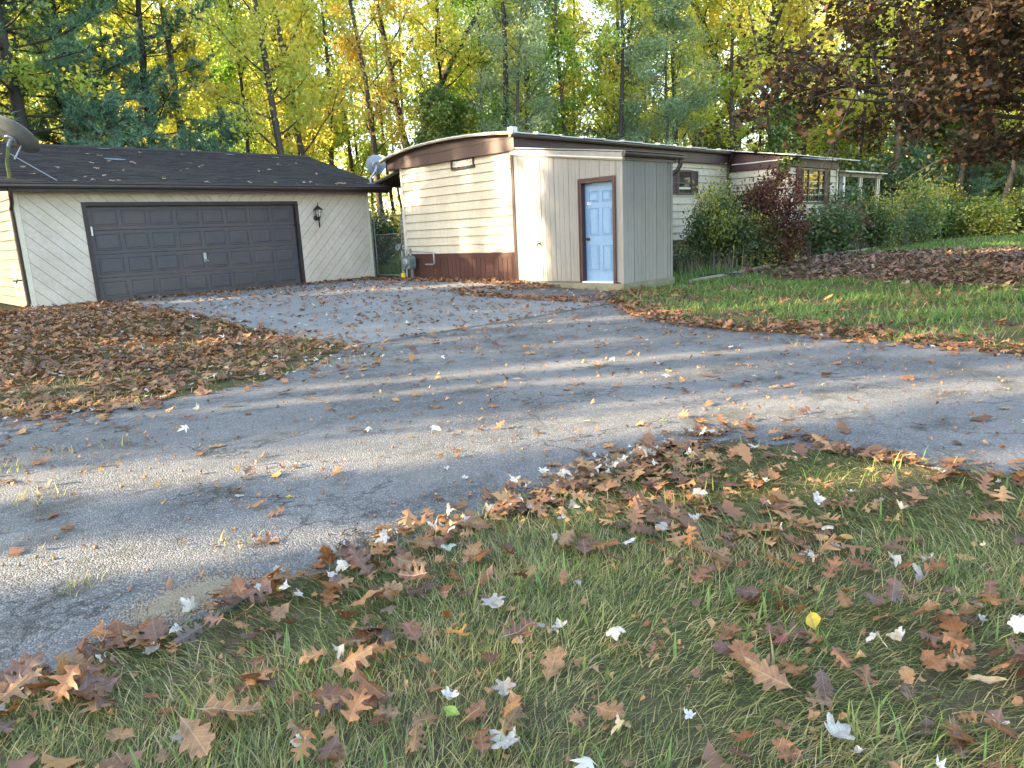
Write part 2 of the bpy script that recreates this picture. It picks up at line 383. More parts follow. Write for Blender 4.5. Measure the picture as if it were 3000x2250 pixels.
class MB:
    """collects shapes in world coordinates, then links them as one mesh object"""
    def __init__(self, F=None):
        self.v = []; self.f = []; self.F = F
    def add(self, vs, fs):
        n = len(self.v)
        if self.F is not None:
            vs = [self.F(*p) for p in vs]
        self.v += [tuple(p) for p in vs]
        self.f += [tuple(i + n for i in f) for f in fs]
        return self
    def box(self, a0, a1, b0, b1, c0, c1):
        vs = [(a, b, c) for a in (a0, a1) for b in (b0, b1) for c in (c0, c1)]
        return self.add(vs, [(0, 1, 3, 2), (4, 6, 7, 5), (0, 4, 5, 1), (2, 3, 7, 6), (0, 2, 6, 4), (1, 5, 7, 3)])
    def frustum(self, a0, a1, b0, b1, c0, c1, inset):
        """box whose face at c1 is inset"""
        i = inset
        vs = [(a0, b0, c0), (a1, b0, c0), (a1, b1, c0), (a0, b1, c0), (a0 + i, b0 + i, c1), (a1 - i, b0 + i, c1), (a1 - i, b1 - i, c1), (a0 + i, b1 - i, c1)]
        return self.add(vs, [(0, 3, 2, 1), (4, 5, 6, 7), (0, 1, 5, 4), (1, 2, 6, 5), (2, 3, 7, 6), (3, 0, 4, 7)])
    def ring(self, a0, a1, b0, b1, c0, c1, w):
        self.box(a0, a1, b0, b0 + w, c0, c1); self.box(a0, a1, b1 - w, b1, c0, c1)
        self.box(a0, a0 + w, b0 + w, b1 - w, c0, c1); self.box(a1 - w, a1, b0 + w, b1 - w, c0, c1)
        return self
    def prism(self, poly, d0, d1, axis=2):
        """extrude 2-D polygon; the third coordinate runs d0..d1 (axis says where it sits)"""
        def P(p, d):
            return (d, p[0], p[1]) if axis == 0 else ((p[0], d, p[1]) if axis == 1 else (p[0], p[1], d))
        n = len(poly)
        vs = [P(p, d0) for p in poly] + [P(p, d1) for p in poly]
        fs = [tuple(range(n - 1, -1, -1)), tuple(range(n, 2 * n))] + [(i, (i + 1) % n, n + (i + 1) % n, n + i) for i in range(n)]
        return self.add(vs, fs)
    def tube(self, pts, rad, n=8, caps=True):
        pts = [Vector(p) for p in pts]
        rs = rad if isinstance(rad, (list, tuple)) else [rad] * len(pts)
        vs = []; fs = []
        ref = None
        for i, p in enumerate(pts):
            d = (pts[min(i + 1, len(pts) - 1)] - pts[max(i - 1, 0)]).normalized()
            if ref is None:
                ref = Vector((0, 0, 1)) if abs(d.z) < 0.9 else Vector((1, 0, 0))
            a = d.cross(ref)
            if a.length < 1e-4:
                a = d.cross(Vector((0.3, 1, 0.1)))
            a.normalize(); b = d.cross(a).normalized()
            ref = a.cross(d)
            for k in range(n):
                t = 2 * math.pi * k / n
                vs.append(tuple(p + (a * math.cos(t) + b * math.sin(t)) * rs[i]))
        for i in range(len(pts) - 1):
            for k in range(n):
                fs.append((i * n + k, i * n + (k + 1) % n, (i + 1) * n + (k + 1) % n, (i + 1) * n + k))
        if caps:
            fs.append(tuple(range(n - 1, -1, -1))); fs.append(tuple((len(pts) - 1) * n + k for k in range(n)))
        return self.add(vs, fs)
    def lathe(self, prof, c=(0, 0, 0), n=16, axis=None):
        """profile of (radius, height) about +Z at c (axis: direction instead of Z)"""
        ax = Vector(axis or (0, 0, 1)).normalized()
        q = Vector((0, 0, 1)).rotation_difference(ax)
        vs = []; fs = []
        for r, h in prof:
            for k in range(n):
                t = 2 * math.pi * k / n
                vs.append(tuple(Vector(c) + q @ Vector((r * math.cos(t), r * math.sin(t), h))))
        for i in range(len(prof) - 1):
            for k in range(n):
                fs.append((i * n + k, i * n + (k + 1) % n, (i + 1) * n + (k + 1) % n, (i + 1) * n + k))
        fs.append(tuple(range(n - 1, -1, -1))); fs.append(tuple((len(prof) - 1) * n + k for k in range(n)))
        return self.add(vs, fs)
    def build(self, name, mat, parent=None, smooth=False, label=None):
        off = Vector((0, 0, 0)); p = parent
        while p is not None:
            off = off + p.location; p = p.parent
        me = bpy.data.meshes.new(name)
        me.from_pydata([(v[0] - off.x, v[1] - off.y, v[2] - off.z) for v in self.v], [], self.f)
        me.update()
        import bmesh
        bm = bmesh.new(); bm.from_mesh(me); bmesh.ops.recalc_face_normals(bm, faces=bm.faces); bm.to_mesh(me); bm.free()
        if smooth:
            me.shade_smooth()
            try: me.set_sharp_from_angle(angle=math.radians(40))
            except Exception: pass
        o = link(name, me, parent, mat)
        if label: o['label'] = label
        return o

def arrays_mesh(name, V, F, tint=None, mat=None):
    """fast mesh from numpy arrays: V (n,3), F (m,k)"""
    V = np.ascontiguousarray(V, np.float32); F = np.ascontiguousarray(F, np.int32)
    me = bpy.data.meshes.new(name)
    me.vertices.add(len(V)); me.vertices.foreach_set('co', V.ravel())
    k = F.shape[1]
    me.loops.add(F.size); me.loops.foreach_set('vertex_index', F.ravel())
    me.polygons.add(len(F))
    me.polygons.foreach_set('loop_start', np.arange(0, F.size, k, dtype=np.int32))
    me.update(calc_edges=True)
    if tint is not None:
        at = me.attributes.new('tint', 'FLOAT', 'FACE')
        at.data.foreach_set('value', np.ascontiguousarray(tint, np.float32))
    if mat: me.materials.append(mat)
    return me

def ss(a, b, x):
    t = np.clip((np.asarray(x, float) - a) / (b - a), 0, 1)
    return t * t * (3 - 2 * t)
def zg(x, y):
    """height of the ground: a shallow dip towards the camera"""
    return -0.16 * (1 - ss(9.5, 13, y)) * (1 - ss(14, 22, x))

# ------------------------------------------------------------------ ground sheets
def sheet(name, poly, step, lift, mat, parent=None, jitter=0.0, edge_step=0.15, seed=0, thick=0.0, kind='structure'):
    r = np.random.default_rng(seed)
    b = []
    n = len(poly)
    for i in range(n):
        p = np.array(poly[i], float); q = np.array(poly[(i + 1) % n], float)
        L = np.linalg.norm(q - p); k = max(1, int(L / edge_step))
        nrm = np.array([-(q - p)[1], (q - p)[0]]) / L
        for j in range(k):
            t = j / k
            amp = jitter * (0 if j == 0 else 1)
            w = amp * (0.6 * math.sin(3.1 * t * L + seed) + 0.5 * math.sin(7.7 * t * L + 1 + seed) + r.normal() * 0.45)
            b.append(p + (q - p) * t + nrm * w)
    b = np.array(b)
    x0, y0 = b.min(0); x1, y1 = b.max(0)
    gx, gy = np.meshgrid(np.arange(x0 + step / 2, x1, step), np.arange(y0 + step / 2, y1, step))
    g = np.c_[gx.ravel(), gy.ravel()]
    def inside(P):
        c = np.zeros(len(P), bool)
        for i in range(len(b)):
            a1 = b[i]; a2 = b[(i + 1) % len(b)]
            cond = ((a1[1] > P[:, 1]) != (a2[1] > P[:, 1]))
            with np.errstate(divide='ignore', invalid='ignore'):
                xi = (a2[0] - a1[0]) * (P[:, 1] - a1[1]) / (a2[1] - a1[1]) + a1[0]
            c ^= cond & (P[:, 0] < xi)
        return c
    g = g[inside(g)]
    pts = [Vector(p) for p in b] + [Vector(p) for p in g]
    ne = len(b)
    vs, es, fs, *_ = delaunay_2d_cdt(pts, [(i, (i + 1) % ne) for i in range(ne)], [], 1, 1e-5)
    V = [(v.x, v.y, float(zg(v.x, v.y)) + lift) for v in vs]
    fs = [tuple(f) if (vs[f[1]] - vs[f[0]]).cross(vs[f[2]] - vs[f[0]]) > 0 else tuple(reversed(f)) for f in fs]
    if thick:
        # rim going down so that the slab has an edge
        k = len(V)
        V += [(b[i][0], b[i][1], float(zg(*b[i])) + lift - thick) for i in range(ne)]
        fs += [((i + 1) % ne, i, k + i) for i in range(ne)] + [((i + 1) % ne, k + i, k + (i + 1) % ne) for i in range(ne)]
    off = parent.location if parent else Vector((0, 0, 0))
    me = bpy.data.meshes.new(name)
    me.from_pydata([(v[0] - off.x, v[1] - off.y, v[2] - off.z) for v in V], [], fs)
    me.update()
    o = link(name, me, parent, mat)
    if kind: o['kind'] = kind
    return o

def ground_mesh():
    xs = np.concatenate([[-500, -200, -80, -40, -20, -10], np.arange(-5, 30.01, 0.35), [34, 40, 50, 70, 110, 200, 500]])
    ys = np.concatenate([[-500, -200, -80, -40, -20, -10, -6], np.arange(-4, 16.01, 0.35), [18, 22, 28, 36, 50, 80, 140, 250, 500]])
    X, Y = np.meshgrid(xs, ys)
    V = np.c_[X.ravel(), Y.ravel(), zg(X, Y).ravel()]
    nx = len(xs)
    i, j = np.meshgrid(np.arange(nx - 1), np.arange(len(ys) - 1))
    a = (j * nx + i).ravel()
    return arrays_mesh('ground', V, np.c_[a, a + 1, a + nx + 1, a + nx], None, M['ground'])
tag(link('ground', ground_mesh()), kind='structure')

ASPHALT = [(-16, 2.45), (0.1, 2.55), (1.0, 2.50), (1.9, 2.43), (2.9, 2.30), (3.5, 2.22), (3.85, 2.08), (4.0, 1.75), (4.02, 1.1), (4.12, 0.5), (4.3, -1.0), (4.4, -16),
           (7.6, -16), (7.7, 0.0), (7.85, 1.6), (7.95, 3.2), (8.1, 4.8), (8.5, 5.9), (9.6, 7.2), (10.6, 8.2), (9.9, 8.4), (9.85, 7.62), (4.6, 7.62), (3.75, 6.95), (2.9, 6.5), (2.0, 6.5), (1.0, 7.0), (-2, 7.3), (-16, 7.4)]
sheet('driveway', ASPHALT, 0.4, 0.012, M['asphalt'], jitter=0.05, edge_step=0.12, seed=3, thick=0.03)
apron = thing('concrete_apron', None, None, (4.7, 7.65, 0), kind='structure')
ysp = [7.66, 11.2, 14.7, 18.3]; xsp = [4.75, 8.45, 12.1]
for j in range(3):
    for i in range(2):
        x1 = xsp[i + 1]
        if i == 1 and j == 0: x1 = 9.86
        s = sheet('slab', [(xsp[i] + .012, ysp[j] + .012), (x1 - .012, ysp[j] + .012), (x1 - .012, ysp[j + 1] - .012), (xsp[i] + .012, ysp[j + 1] - .012)],
                  0.5, 0.022 + random.uniform(-.004, .006), M['concrete'], apron, jitter=0.004, seed=j * 2 + i, thick=0.06, kind=None)
sheet('asphalt_pad', [(9.9, 8.45), (10.7, 8.3), (11.3, 8.7), (11.95, 9.0), (12.05, 11.15), (9.9, 11.15)], 0.4, 0.016, M['pad'], jitter=0.03, seed=8)

# ------------------------------------------------------------------ garage
gar = thing('garage', 'cream two-car garage with diagonal board siding and dark shingle roof', 'garage', (3.4, 18.38, 0))
GX0, GX1, GY, GYB, GZ = 3.40, 12.22, 18.38, 26.6, 2.56
b = MB()
b.box(GX0 + .03, GX1 - .03, GY + .16, GYB, -0.2, GZ)               # core body
b.prism([(GY + .16, GZ), (GYB, GZ), (22.5, 3.85)], GX0 + .03, GX1 - .03, axis=0)
b.build('wall', M['garage_siding'], gar)

def clip_strip(poly, nx, nz, lo, hi):
    def cut(P, sgn, lim):
        out = []
        for i in range(len(P)):
            p = P[i]; q = P[(i + 1) % len(P)]
            dp = sgn * (p[0] * nx + p[1] * nz - lim); dq = sgn * (q[0] * nx + q[1] * nz - lim)
            if dp >= 0: out.append(p)
            if (dp > 0 and dq < 0) or (dp < 0 and dq > 0):
                t = dp / (dp - dq); out.append((p[0] + (q[0] - p[0]) * t, p[1] + (q[1] - p[1]) * t))
        return out
    P = cut(poly, 1, lo)
    return cut(P, -1, hi) if len(P) > 2 else []
DX0, DX1, DZ1 = 4.66, 9.93, 2.26       # outer edge of the door trim
MIDX = 7.92
SP = 0.212
for side in (0, 1):
    if side == 0:
        regs = [[(GX0 + .09, 0.0), (DX0, 0.0), (DX0, DZ1), (GX0 + .09, DZ1)], [(GX0 + .09, DZ1), (MIDX, DZ1), (MIDX, GZ), (GX0 + .09, GZ)]]
        nx, nz = 0.7071, 0.7071
    else:
        regs = [[(DX1, 0.0), (GX1 - .09, 0.0), (GX1 - .09, DZ1), (DX1, DZ1)], [(MIDX, DZ1), (GX1 - .09, DZ1), (GX1 - .09, GZ), (MIDX, GZ)]]
        nx, nz = -0.7071, 0.7071
    vals = [p[0] * nx + p[1] * nz for R in regs for p in R]
    k0 = math.floor(min(vals) / SP); k1 = math.ceil(max(vals) / SP)
    for k in range(k0, k1):
        b = MB()
        gap = 0.0045
        for R in regs:
            P = clip_strip(R, nx, nz, k * SP + gap, (k + 1) * SP - gap)
            if len(P) > 2:
                d = random.uniform(0, .002)
                b.prism(P, GY + .002 - d, GY + .12, axis=1)
        if b.v: b.build('siding_board', M['garage_siding'], gar)
b = MB()   # dark backing seen in the joints
b.box(GX0 + .01, DX0, GY + .016, GY + .1, 0, GZ); b.box(DX1, GX1 - .01, GY + .016, GY + .1, 0, GZ); b.box(DX0, DX1, GY + .016, GY + .1, DZ1, GZ)
b.build('wall_sheathing', paint('joint_shadow_board', (0.16, 0.12, 0.08)), gar)
b = MB(); b.box(GX0 - .012, GX0 + .085, GY - .012, GY + .13, 0, GZ); b.build('corner_trim', M['trim_cream'], gar)
b = MB(); b.box(GX1 - .085, GX1 + .012, GY - .012, GY + .13, 0, GZ); b.build('corner_trim', M['trim_cream'], gar)
for i in range(12):                     # lapped boards of the left side wall
    z0 = 0.02 + i * 0.212
    b = MB(); b.prism([(GX0 + .03, z0), (GX0 - .016, z0), (GX0 + .001, z0 + .198), (GX0 + .03, z0 + .198)], GY + .135, GYB, axis=1)
    b.build('lap_board', M['siding'], gar)
b = MB(); b.box(DX0, DX0 + .09, GY - .02, GY + .14, 0, DZ1); b.box(DX1 - .09, DX1, GY - .02, GY + .14, 0, DZ1); b.box(DX0 + .09, DX1 - .09, GY - .02, GY + .14, DZ1 - .085, DZ1)
b.build('door_frame', M['frame_dark'], gar)
gd = MB()
sx0, sx1, sz0, sz1 = DX0 + .09, DX1 - .09, 0.012, DZ1 - .085
sh = (sz1 - sz0) / 4
for i in range(4):
    gd.frustum(sx0, sx1, sz0 + i * sh + .004, sz0 + (i + 1) * sh - .004, 0, 0.03, 0.004)
gd.v = [(p[0], GY + .125 - p[2], p[1]) for p in gd.v]
gdo = gd.build('garage_door', M['garage_door'], gar)
pw = (sx1 - sx0 - .12) / 8
for i in range(4):
    for k in range(8):
        b = MB()
        a0 = sx0 + .06 + k * pw + .045; a1 = a0 + pw - .09
        c0 = sz0 + i * sh + .09; c1 = sz0 + (i + 1) * sh - .085
        for (u0, u1, w0, w1) in ((a0, a1, c0, c0 + .018), (a0, a1, c1 - .018, c1), (a0, a0 + .018, c0 + .018, c1 - .018), (a1 - .018, a1, c0 + .018, c1 - .018)):
            b.frustum(u0, u1, w0, w1, 0, .011, .005)
        b.frustum(a0 + .035, a1 - .035, c0 + .035, c1 - .035, 0, .010, .022)
        b.v = [(p[0], GY + .0955 - p[2], p[1]) for p in b.v]
        b.build('panel', M['garage_door'], gdo)
b = MB(); hx, hz = 7.28, 0.90
b.box(hx - .035, hx + .035, GY + .085, GY + .0945, hz - .11, hz + .11)
b.build('handle_plate', M['galv'], gdo)
b = MB(); b.tube([(hx, GY + .085, hz - .05), (hx, GY + .05, hz - .05)], .018); b.tube([(hx - .01, GY + .05, hz - .05), (hx + .05, GY + .045, hz - .10)], [.014, .018]); b.lathe([(.022, 0), (.02, .012)], (hx, GY + .085, hz + .06), 12, (0, -1, 0))
b.build('handle', M['galv'], gdo, smooth=True)
b = MB(); b.box(4.77, 4.80, GY - .022, GY - .020 + .03, 1.52, 1.72); b.build('white_tag', M['white'], gar)
# roof
RX0, RX1, EY, EZ, RY, RZ = 2.92, 12.74, 18.0, 2.655, 22.5, 3.975
sl = math.hypot(RY - EY, RZ - EZ); sy, sz = (RY - EY) / sl, (RZ - EZ) / sl
b = MB(); b.prism([(EY, EZ - .03), (RY, RZ - .03), (2 * RY - EY, EZ - .03), (2 * RY - EY, EZ - .13), (RY, RZ - .13), (EY, EZ - .13)], RX0, RX1, axis=0)
b.build('roof_deck', M['frame_dark'], gar)
nrow = 33; ex = sl / nrow
for i in range(nrow):
    b = MB()
    x = RX0 - .02 - random.uniform(0, .3)
    while x < RX1 + .02:
        w = random.uniform(.28, .34)
        a0, a1 = max(x, RX0 - .02), min(x + w - .008, RX1 + .02)
        if a1 - a0 > .02:
            s0 = i * ex - random.uniform(0, .012); s1 = (i + 1) * ex + .05
            t0 = random.uniform(.012, .024)
            def rp(s, h): return (EY + sy * s - sz * h, EZ - .03 + sz * s + sy * h)
            p = [rp(s0, 0.0), rp(s0, t0), rp(s1, .004), rp(s1, 0.0)]
            b.prism(p, a0, a1, axis=0)
        x += w
    b.build('shingle_row', M['roof'], gar)
b = MB()
for k in range(31):
    a0 = RX0 + k * .317
    b.prism([(RY - .16, RZ - .066), (RY, RZ + .0), (RY + .16, RZ - .066), (RY + .16, RZ - .045), (RY, RZ + .02 + random.uniform(0, .008)), (RY - .16, RZ - .045)], a0, a0 + .31, axis=0)
b.build('ridge_cap', M['roof'], gar)
b = MB(); b.prism([(RY, RZ - .03), (2 * RY - EY, EZ - .03), (2 * RY - EY, EZ - .01), (RY, RZ - .01)], RX0, RX1, axis=0); b.build('back_slope', M['roof'], gar)
for (px, s, w, h) in ((6.24, 2.95, .62, .14), (6.45, 4.55, .35, .11), (9.92, 4.4, .3, .07)):
    b = MB()
    pts = [(px + w * .5 * math.cos(t) * random.uniform(.75, 1.1), s + h * .9 * math.sin(t) * random.uniform(.7, 1.1)) for t in np.linspace(0, 2 * math.pi, 15)[:-1]]
    lo = [(q[0], EY + sy * q[1] - sz * .030, EZ - .03 + sz * q[1] + sy * .030) for q in pts]
    hi = [(q[0], q[1] - sz * .003, q[2] + sy * .003) for q in lo]
    n = len(pts); b.add(lo + hi, [tuple(range(n)), tuple(range(2 * n - 1, n - 1, -1))] + [(i, (i + 1) % n, n + (i + 1) % n, n + i) for i in range(n)])
    b.build('roof_patch', M['roof_patch'], gar)
b = MB(); b.box(RX0, RX1 - .02, EY - .005, EY + .02, EZ - .19, EZ - .03); b.build('fascia', M['frame_dark'], gar)
b = MB(); b.box(RX0, RX1 - .05, EY + .02, GY, EZ - .165, EZ - .15); b.build('soffit', M['frame_dark'], gar)
b = MB()
b.prism([(EY - .012, EZ - .125), (EY - .085, EZ - .125), (EY - .10, EZ - .09), (EY - .10, EZ - .05), (EY - .115, EZ - .03), (EY - .105, EZ - .018), (EY - .09, EZ - .03), (EY - .012, EZ - .03)], RX0 - .03, RX1 + .05, axis=0)
b.build('gutter', M['gutter'], gar)
b = MB()
b.tube([(3.30, EY - .05, EZ - .12), (3.30, EY - .02, EZ - .24), (3.335, EY + .2, EZ - .42), (3.345, GY + .06, EZ - .55), (3.345, GY + .06, 0.14), (3.32, GY + .0, 0.07), (3.22, GY - .12, 0.03)], [.042] * 7, 8)
b.build('downspout', M['gutter'], gar)
b = MB(); b.box(3.22, 3.40, GY + .52, GY + .58, .60, .63); b.tube([(3.40, GY + .55, .62), (3.3, GY + .55, .62), (3.27, GY + .55, .56)], .014); b.lathe([(.03, 0), (.03, .015)], (3.33, GY + .55, .645), 8)
b.build('wall_tap', M['black_metal'], gar)

# wall lantern
lx, lz = 10.47, 1.93
ln = thing('wall_lantern', 'black coach lantern with peaked cap on the garage wall right of the big door', 'lantern', (lx, GY, lz))
b = MB(); b.lathe([(.075, 0), (.07, .02), (.04, .035)], (lx - .02, GY, lz - .13), 14, (0, -1, 0)); b.tube([(lx - .02, GY - .02, lz - .13), (lx - .01, GY - .09, lz - .17), (lx, GY - .13, lz - .12)], .018)
b.build('bracket', M['black_metal'], ln, True)
b = MB(); b.lathe([(.004, -.40), (.012, -.385), (.014, -.37), (.022, -.36), (.02, -.24), (.03, -.16), (.062, -.11), (.066, -.10)], (lx, GY - .13, lz), 12); b.build('stem', M['black_metal'], ln, True)
b = MB(); b.lathe([(.058, -.10), (.085, .09)], (lx, GY - .13, lz), 6); b.build('glass', M['lamp_glass'], ln)
b = MB()
for k in range(6):
    t = 2 * math.pi * k / 6
    b.tube([(lx + .061 * math.cos(t), GY - .13 + .061 * math.sin(t), lz - .10), (lx + .088 * math.cos(t), GY - .13 + .088 * math.sin(t), lz + .09)], .007, 5)
b.build('cage', M['black_metal'], ln)
b = MB(); b.lathe([(.135, .085), (.135, .095), (.09, .14), (.05, .175), (.02, .20), (.012, .23), (.012, .275), (.003, .29)], (lx, GY - .13, lz), 8); b.build('cap', M['black_metal'], ln)
b = MB(); b.lathe([(.014, -.09), (.02, -.03), (.022, .03), (.004, .06)], (lx, GY - .13, lz), 8); b.build('bulb', M['white'], ln)

# satellite dishes
def dish(name, label, base, top, ctr, nrm, r, pole_mat, dmat, strut=None, group=None):
    d = thing(name, label, 'satellite dish', base)
    b = MB(); b.tube([base, (base[0], base[1], base[2] + (top[2] - base[2]) * .5), top], [.038, .036, .034], 10); b.build('pole', M[pole_mat], d, True)
    b = MB(); b.box(base[0] - .09, base[0] + .09, base[1] - .09, base[1] + .09, base[2] - .03, base[2] + .02); b.build('base_plate', M[pole_mat], d)
    n = Vector(nrm).normalized()
    prof = [(r * t, .16 * r * t * t * 1.6) for t in (.02, .25, .5, .75, .92, 1.0)]
    prof += [(r * 1.0, .256 * r + .012), (r * .93, .256 * r * .86 + .012), (r * .5, .064 * r + .012), (r * .02, .013)]
    b = MB(); b.lathe(prof, ctr, 36, n); b.build('reflector', M[dmat], d, True)
    b = MB(); c = Vector(ctr); t = Vector(top)
    b.tube([t, t * .4 + c * .6 - n * .05, c - n * .01], .035, 8); b.lathe([(.12, -.05), (.13, -.035), (.11, .0)], c, 12, n)
    b.build('bracket', M['galv'], d, True)
    if strut:
        b = MB(); b.tube([Vector(top) - Vector((0, 0, .12)), strut], .012, 6); b.build('strut', M['galv'], d)
    arm_end = c + n * (r * .85) + Vector((0, 0, -r * .55))
    b = MB(); b.tube([c - n * .02 - Vector((0, 0, r * .8)), arm_end], .016, 6); b.build('feed_arm', M['galv'], d)
    b = MB(); b.lathe([(.03, 0), (.045, .04), (.035, .12)], arm_end, 10, c + n * .1 - arm_end); b.build('feed_horn', M['white'], d)
    return d
dish('satellite_dish', 'large dark grey satellite dish on a mossy pole at the garage roof edge', (3.43, 18.45, 2.74), (3.50, 18.45, 3.38), (3.62, 18.62, 3.58), (.62, .25, .72), .50, 'mossy', 'dish', (4.22, 18.15, 2.70))
d2 = dish('satellite_dish', 'small pale grey satellite dish on the right corner of the garage roof', (12.40, 18.42, 2.76), (12.52, 18.35, 3.08), (12.66, 18.45, 3.29), (.42, .85, .32), .29, 'galv', 'dish_pale')

# ------------------------------------------------------------------ mobile home
TX0, TX1, TY0, TY1 = 12.20, 30.0, 12.23, 16.65
mh = thing('mobile_home', 'long cream mobile home with brown fascia, curved end roof and side room extension', 'mobile home', (12.2, 12.23, 0))
b = MB(); b.box(TX0 + .05, TX1, TY0 + .05, TY1 - .02, -.15, 3.05)
b.box(22.26, 26.0, 10.30, 12.3, -.15, 2.95)
b.build('wall', paint('lap_shadow_sheathing', (0.09, 0.07, 0.05)), mh)  # core coloured dark to paint shadow into the lap slots; also backs skirting joints
# end wall boards (face -X)
for i in range(11):
    z0 = .69 + i * .2145
    b = MB(); b.prism([(TX0 + .05, z0), (TX0 - .012, z0), (TX0 - .010, z0 + .012), (TX0 + .018, z0 + .2065), (TX0 + .05, z0 + .2065)], TY0 + .075, TY1 - .075, axis=1)
    b.build('siding_board', M['siding'], mh)
for (y0, y1) in ((TY0 - .012, TY0 + .075), (TY1 - .075, TY1 + .01)):
    b = MB(); b.box(TX0 - .014, TX0 + .08, y0, y1, .66, 3.06); b.build('corner_trim', M['trim_cream'], mh)
# skirting
b = MB(); b.box(TX0 + .0, TX0 + .04, TY0 + .02, TY1 - .02, .56, .69); b.build('skirting_rail', M['skirt'], mh)
nsk = 27; wsk = (TY1 - TY0 - .06) / nsk
for i in range(nsk):
    d = random.uniform(0, .006)
    b = MB(); b.box(TX0 + .008 + d, TX0 + .05, TY0 + .03 + i * wsk + .006, TY0 + .03 + (i + 1) * wsk - .006, -.12, .56)
    b.build('skirting_board', M['skirt'], mh)
# end fascia: lower panel, lapped upper panel below the arch
def arch(y):  # underside of the curved roof edge along the end
    t = (y - 14.45) / 2.72
    return 3.50 - .17 * t * t - (0.07 * max(0, t) ** 4)
EYL, EYR = 17.12, 12.08
b = MB(); b.prism([(EYR, 3.02), (EYL, 3.0), (EYL, 3.22), (EYR, 3.32)], TX0 - .10, TX0 + .04, axis=0); b.build('fascia_panel', M['brown'], mh)
ys = np.linspace(EYR, EYL, 22)
b = MB(); b.prism([(y, 3.29 - .07 * (y - EYR) / 5 + .012 * math.sin(y * 5) + .008 * math.sin(y * 13)) for y in ys] + [(y, arch(y)) for y in ys[::-1]], TX0 - .115, TX0 - .101, axis=0); b.build('fascia_panel', M['brown'], mh)
b = MB(); b.prism([(y, 3.0) for y in (EYR + .01, EYL - .01)] + [(y, arch(y) - .01) for y in ys[::-1]], TX0 - .099, TX0 + .3, axis=0); b.build('gable', M['brown'], mh)
b = MB(); b.box(TX0 - .1, TX0 + .3, TY1 + .02, EYL, 2.98, 3.02); b.build('eave_soffit', M['brown'], mh)
# curved roof sheets with a lapped seam at each joint
yr = np.linspace(11.93, 17.22, 20)
nrp = 22; rw = (30.2 - 11.92) / nrp
for k in range(nrp):
    x0 = 11.92 + k * rw; x1 = x0 + rw + .03
    lift = .012 if k % 2 else 0.0
    lo = [(y, arch(y) + .004 + lift) for y in yr]; hi = [(y, arch(y) + .030 + lift) for y in yr[::-1]]
    b = MB(); b.prism(lo + hi, x0, x1, axis=0)
    b.box(x0 - .02, x0 + .03, 11.90, 12.05, arch(11.95) + .02, arch(11.95) + .052 + lift)
    b.build('roof_sheet', M['metal_roof'], mh)
b = MB(); lo = [(y, arch(y) - .035) for y in yr]; hi = [(y, arch(y) + .002) for y in yr[::-1]]
b.prism(lo + hi, 11.90, 12.0, axis=0); b.build('roof_edge', M['wood_grey'], mh)
# roof vent
b = MB(); b.box(12.76, 12.93, 12.76, 12.94, 3.42, 3.655)
b.build('roof_vent', M['metal_roof'], mh)
b = MB()
for k in range(5): b.box(12.754, 12.761, 12.775 + k * .033, 12.793 + k * .033, 3.565, 3.64)
b.build('vent_slots', M['galv'], mh)
# glass-block window on the end
gw = MB(); gw.ring(13.57, 14.45, 2.76, 3.035, 0, .06, .045); gw.v = [(TX0 + .03 - p[2], p[0], p[1]) for p in gw.v]
gwo = gw.build('window', M['frame_dark'], mh)
for k in range(5):
    b = MB(); y0 = 13.62 + k * .157
    b.frustum(y0, y0 + .147, 2.805, 2.99, 0, .02, .02); b.v = [(TX0 + .015 - p[2], p[0], p[1]) for p in b.v]
    b.build('pane', M['glass_block'], gwo)
# long wall boards (face -Y), behind the shed too
for i in range(11):
    z0 = .69 + i * .2145
    for (x0, x1) in ((13.99, 18.1), (18.105, 22.12)):
        b = MB(); b.prism([(TY0 + .05, z0), (TY0 - .012, z0), (TY0 - .010, z0 + .012), (TY0 + .018, z0 + .2065), (TY0 + .05, z0 + .2065)], x0, x1, axis=0)
        b.build('siding_board', M['siding'], mh)
for i in range(13):
    b = MB(); x0 = 13.99 + i * .63; b.box(x0 + .004, x0 + .622, TY0 + .01, TY0 + .05, -.12, .69); b.build('skirting_panel', M['skirt'], mh)
for i in range(8):                       # brown band under the long gutter
    x0 = TX0 - .09 + i * 1.25; b = MB(); b.box(x0 + .004, min(x0 + 1.246, 22.2), TY0 - .11, TY0 + .02, 2.985, 3.30); b.build('fascia_panel', M['brown'], mh)
def kgutter(x0, x1, y, z, h=.10, name='gutter', par=None, mt='gutter'):
    b = MB(); b.prism([(y, z - h), (y - .07, z - h), (y - .085, z - h * .6), (y - .085, z - h * .3), (y - .10, z - .012), (y - .09, z), (y - .078, z - .015), (y, z - .015)], x0, x1, axis=0)
    return b.build(name, M[mt], par)
kgutter(11.93, 22.05, 12.06, 3.385, .105, par=mh)
b = MB(); b.tube([(21.95, 12.0, 3.3), (21.98, 12.02, 3.18), (22.08, 12.14, 3.02), (22.1, 12.16, 2.9), (22.1, 12.16, .2)], .045, 8); b.build('downspout', M['gutter'], mh)
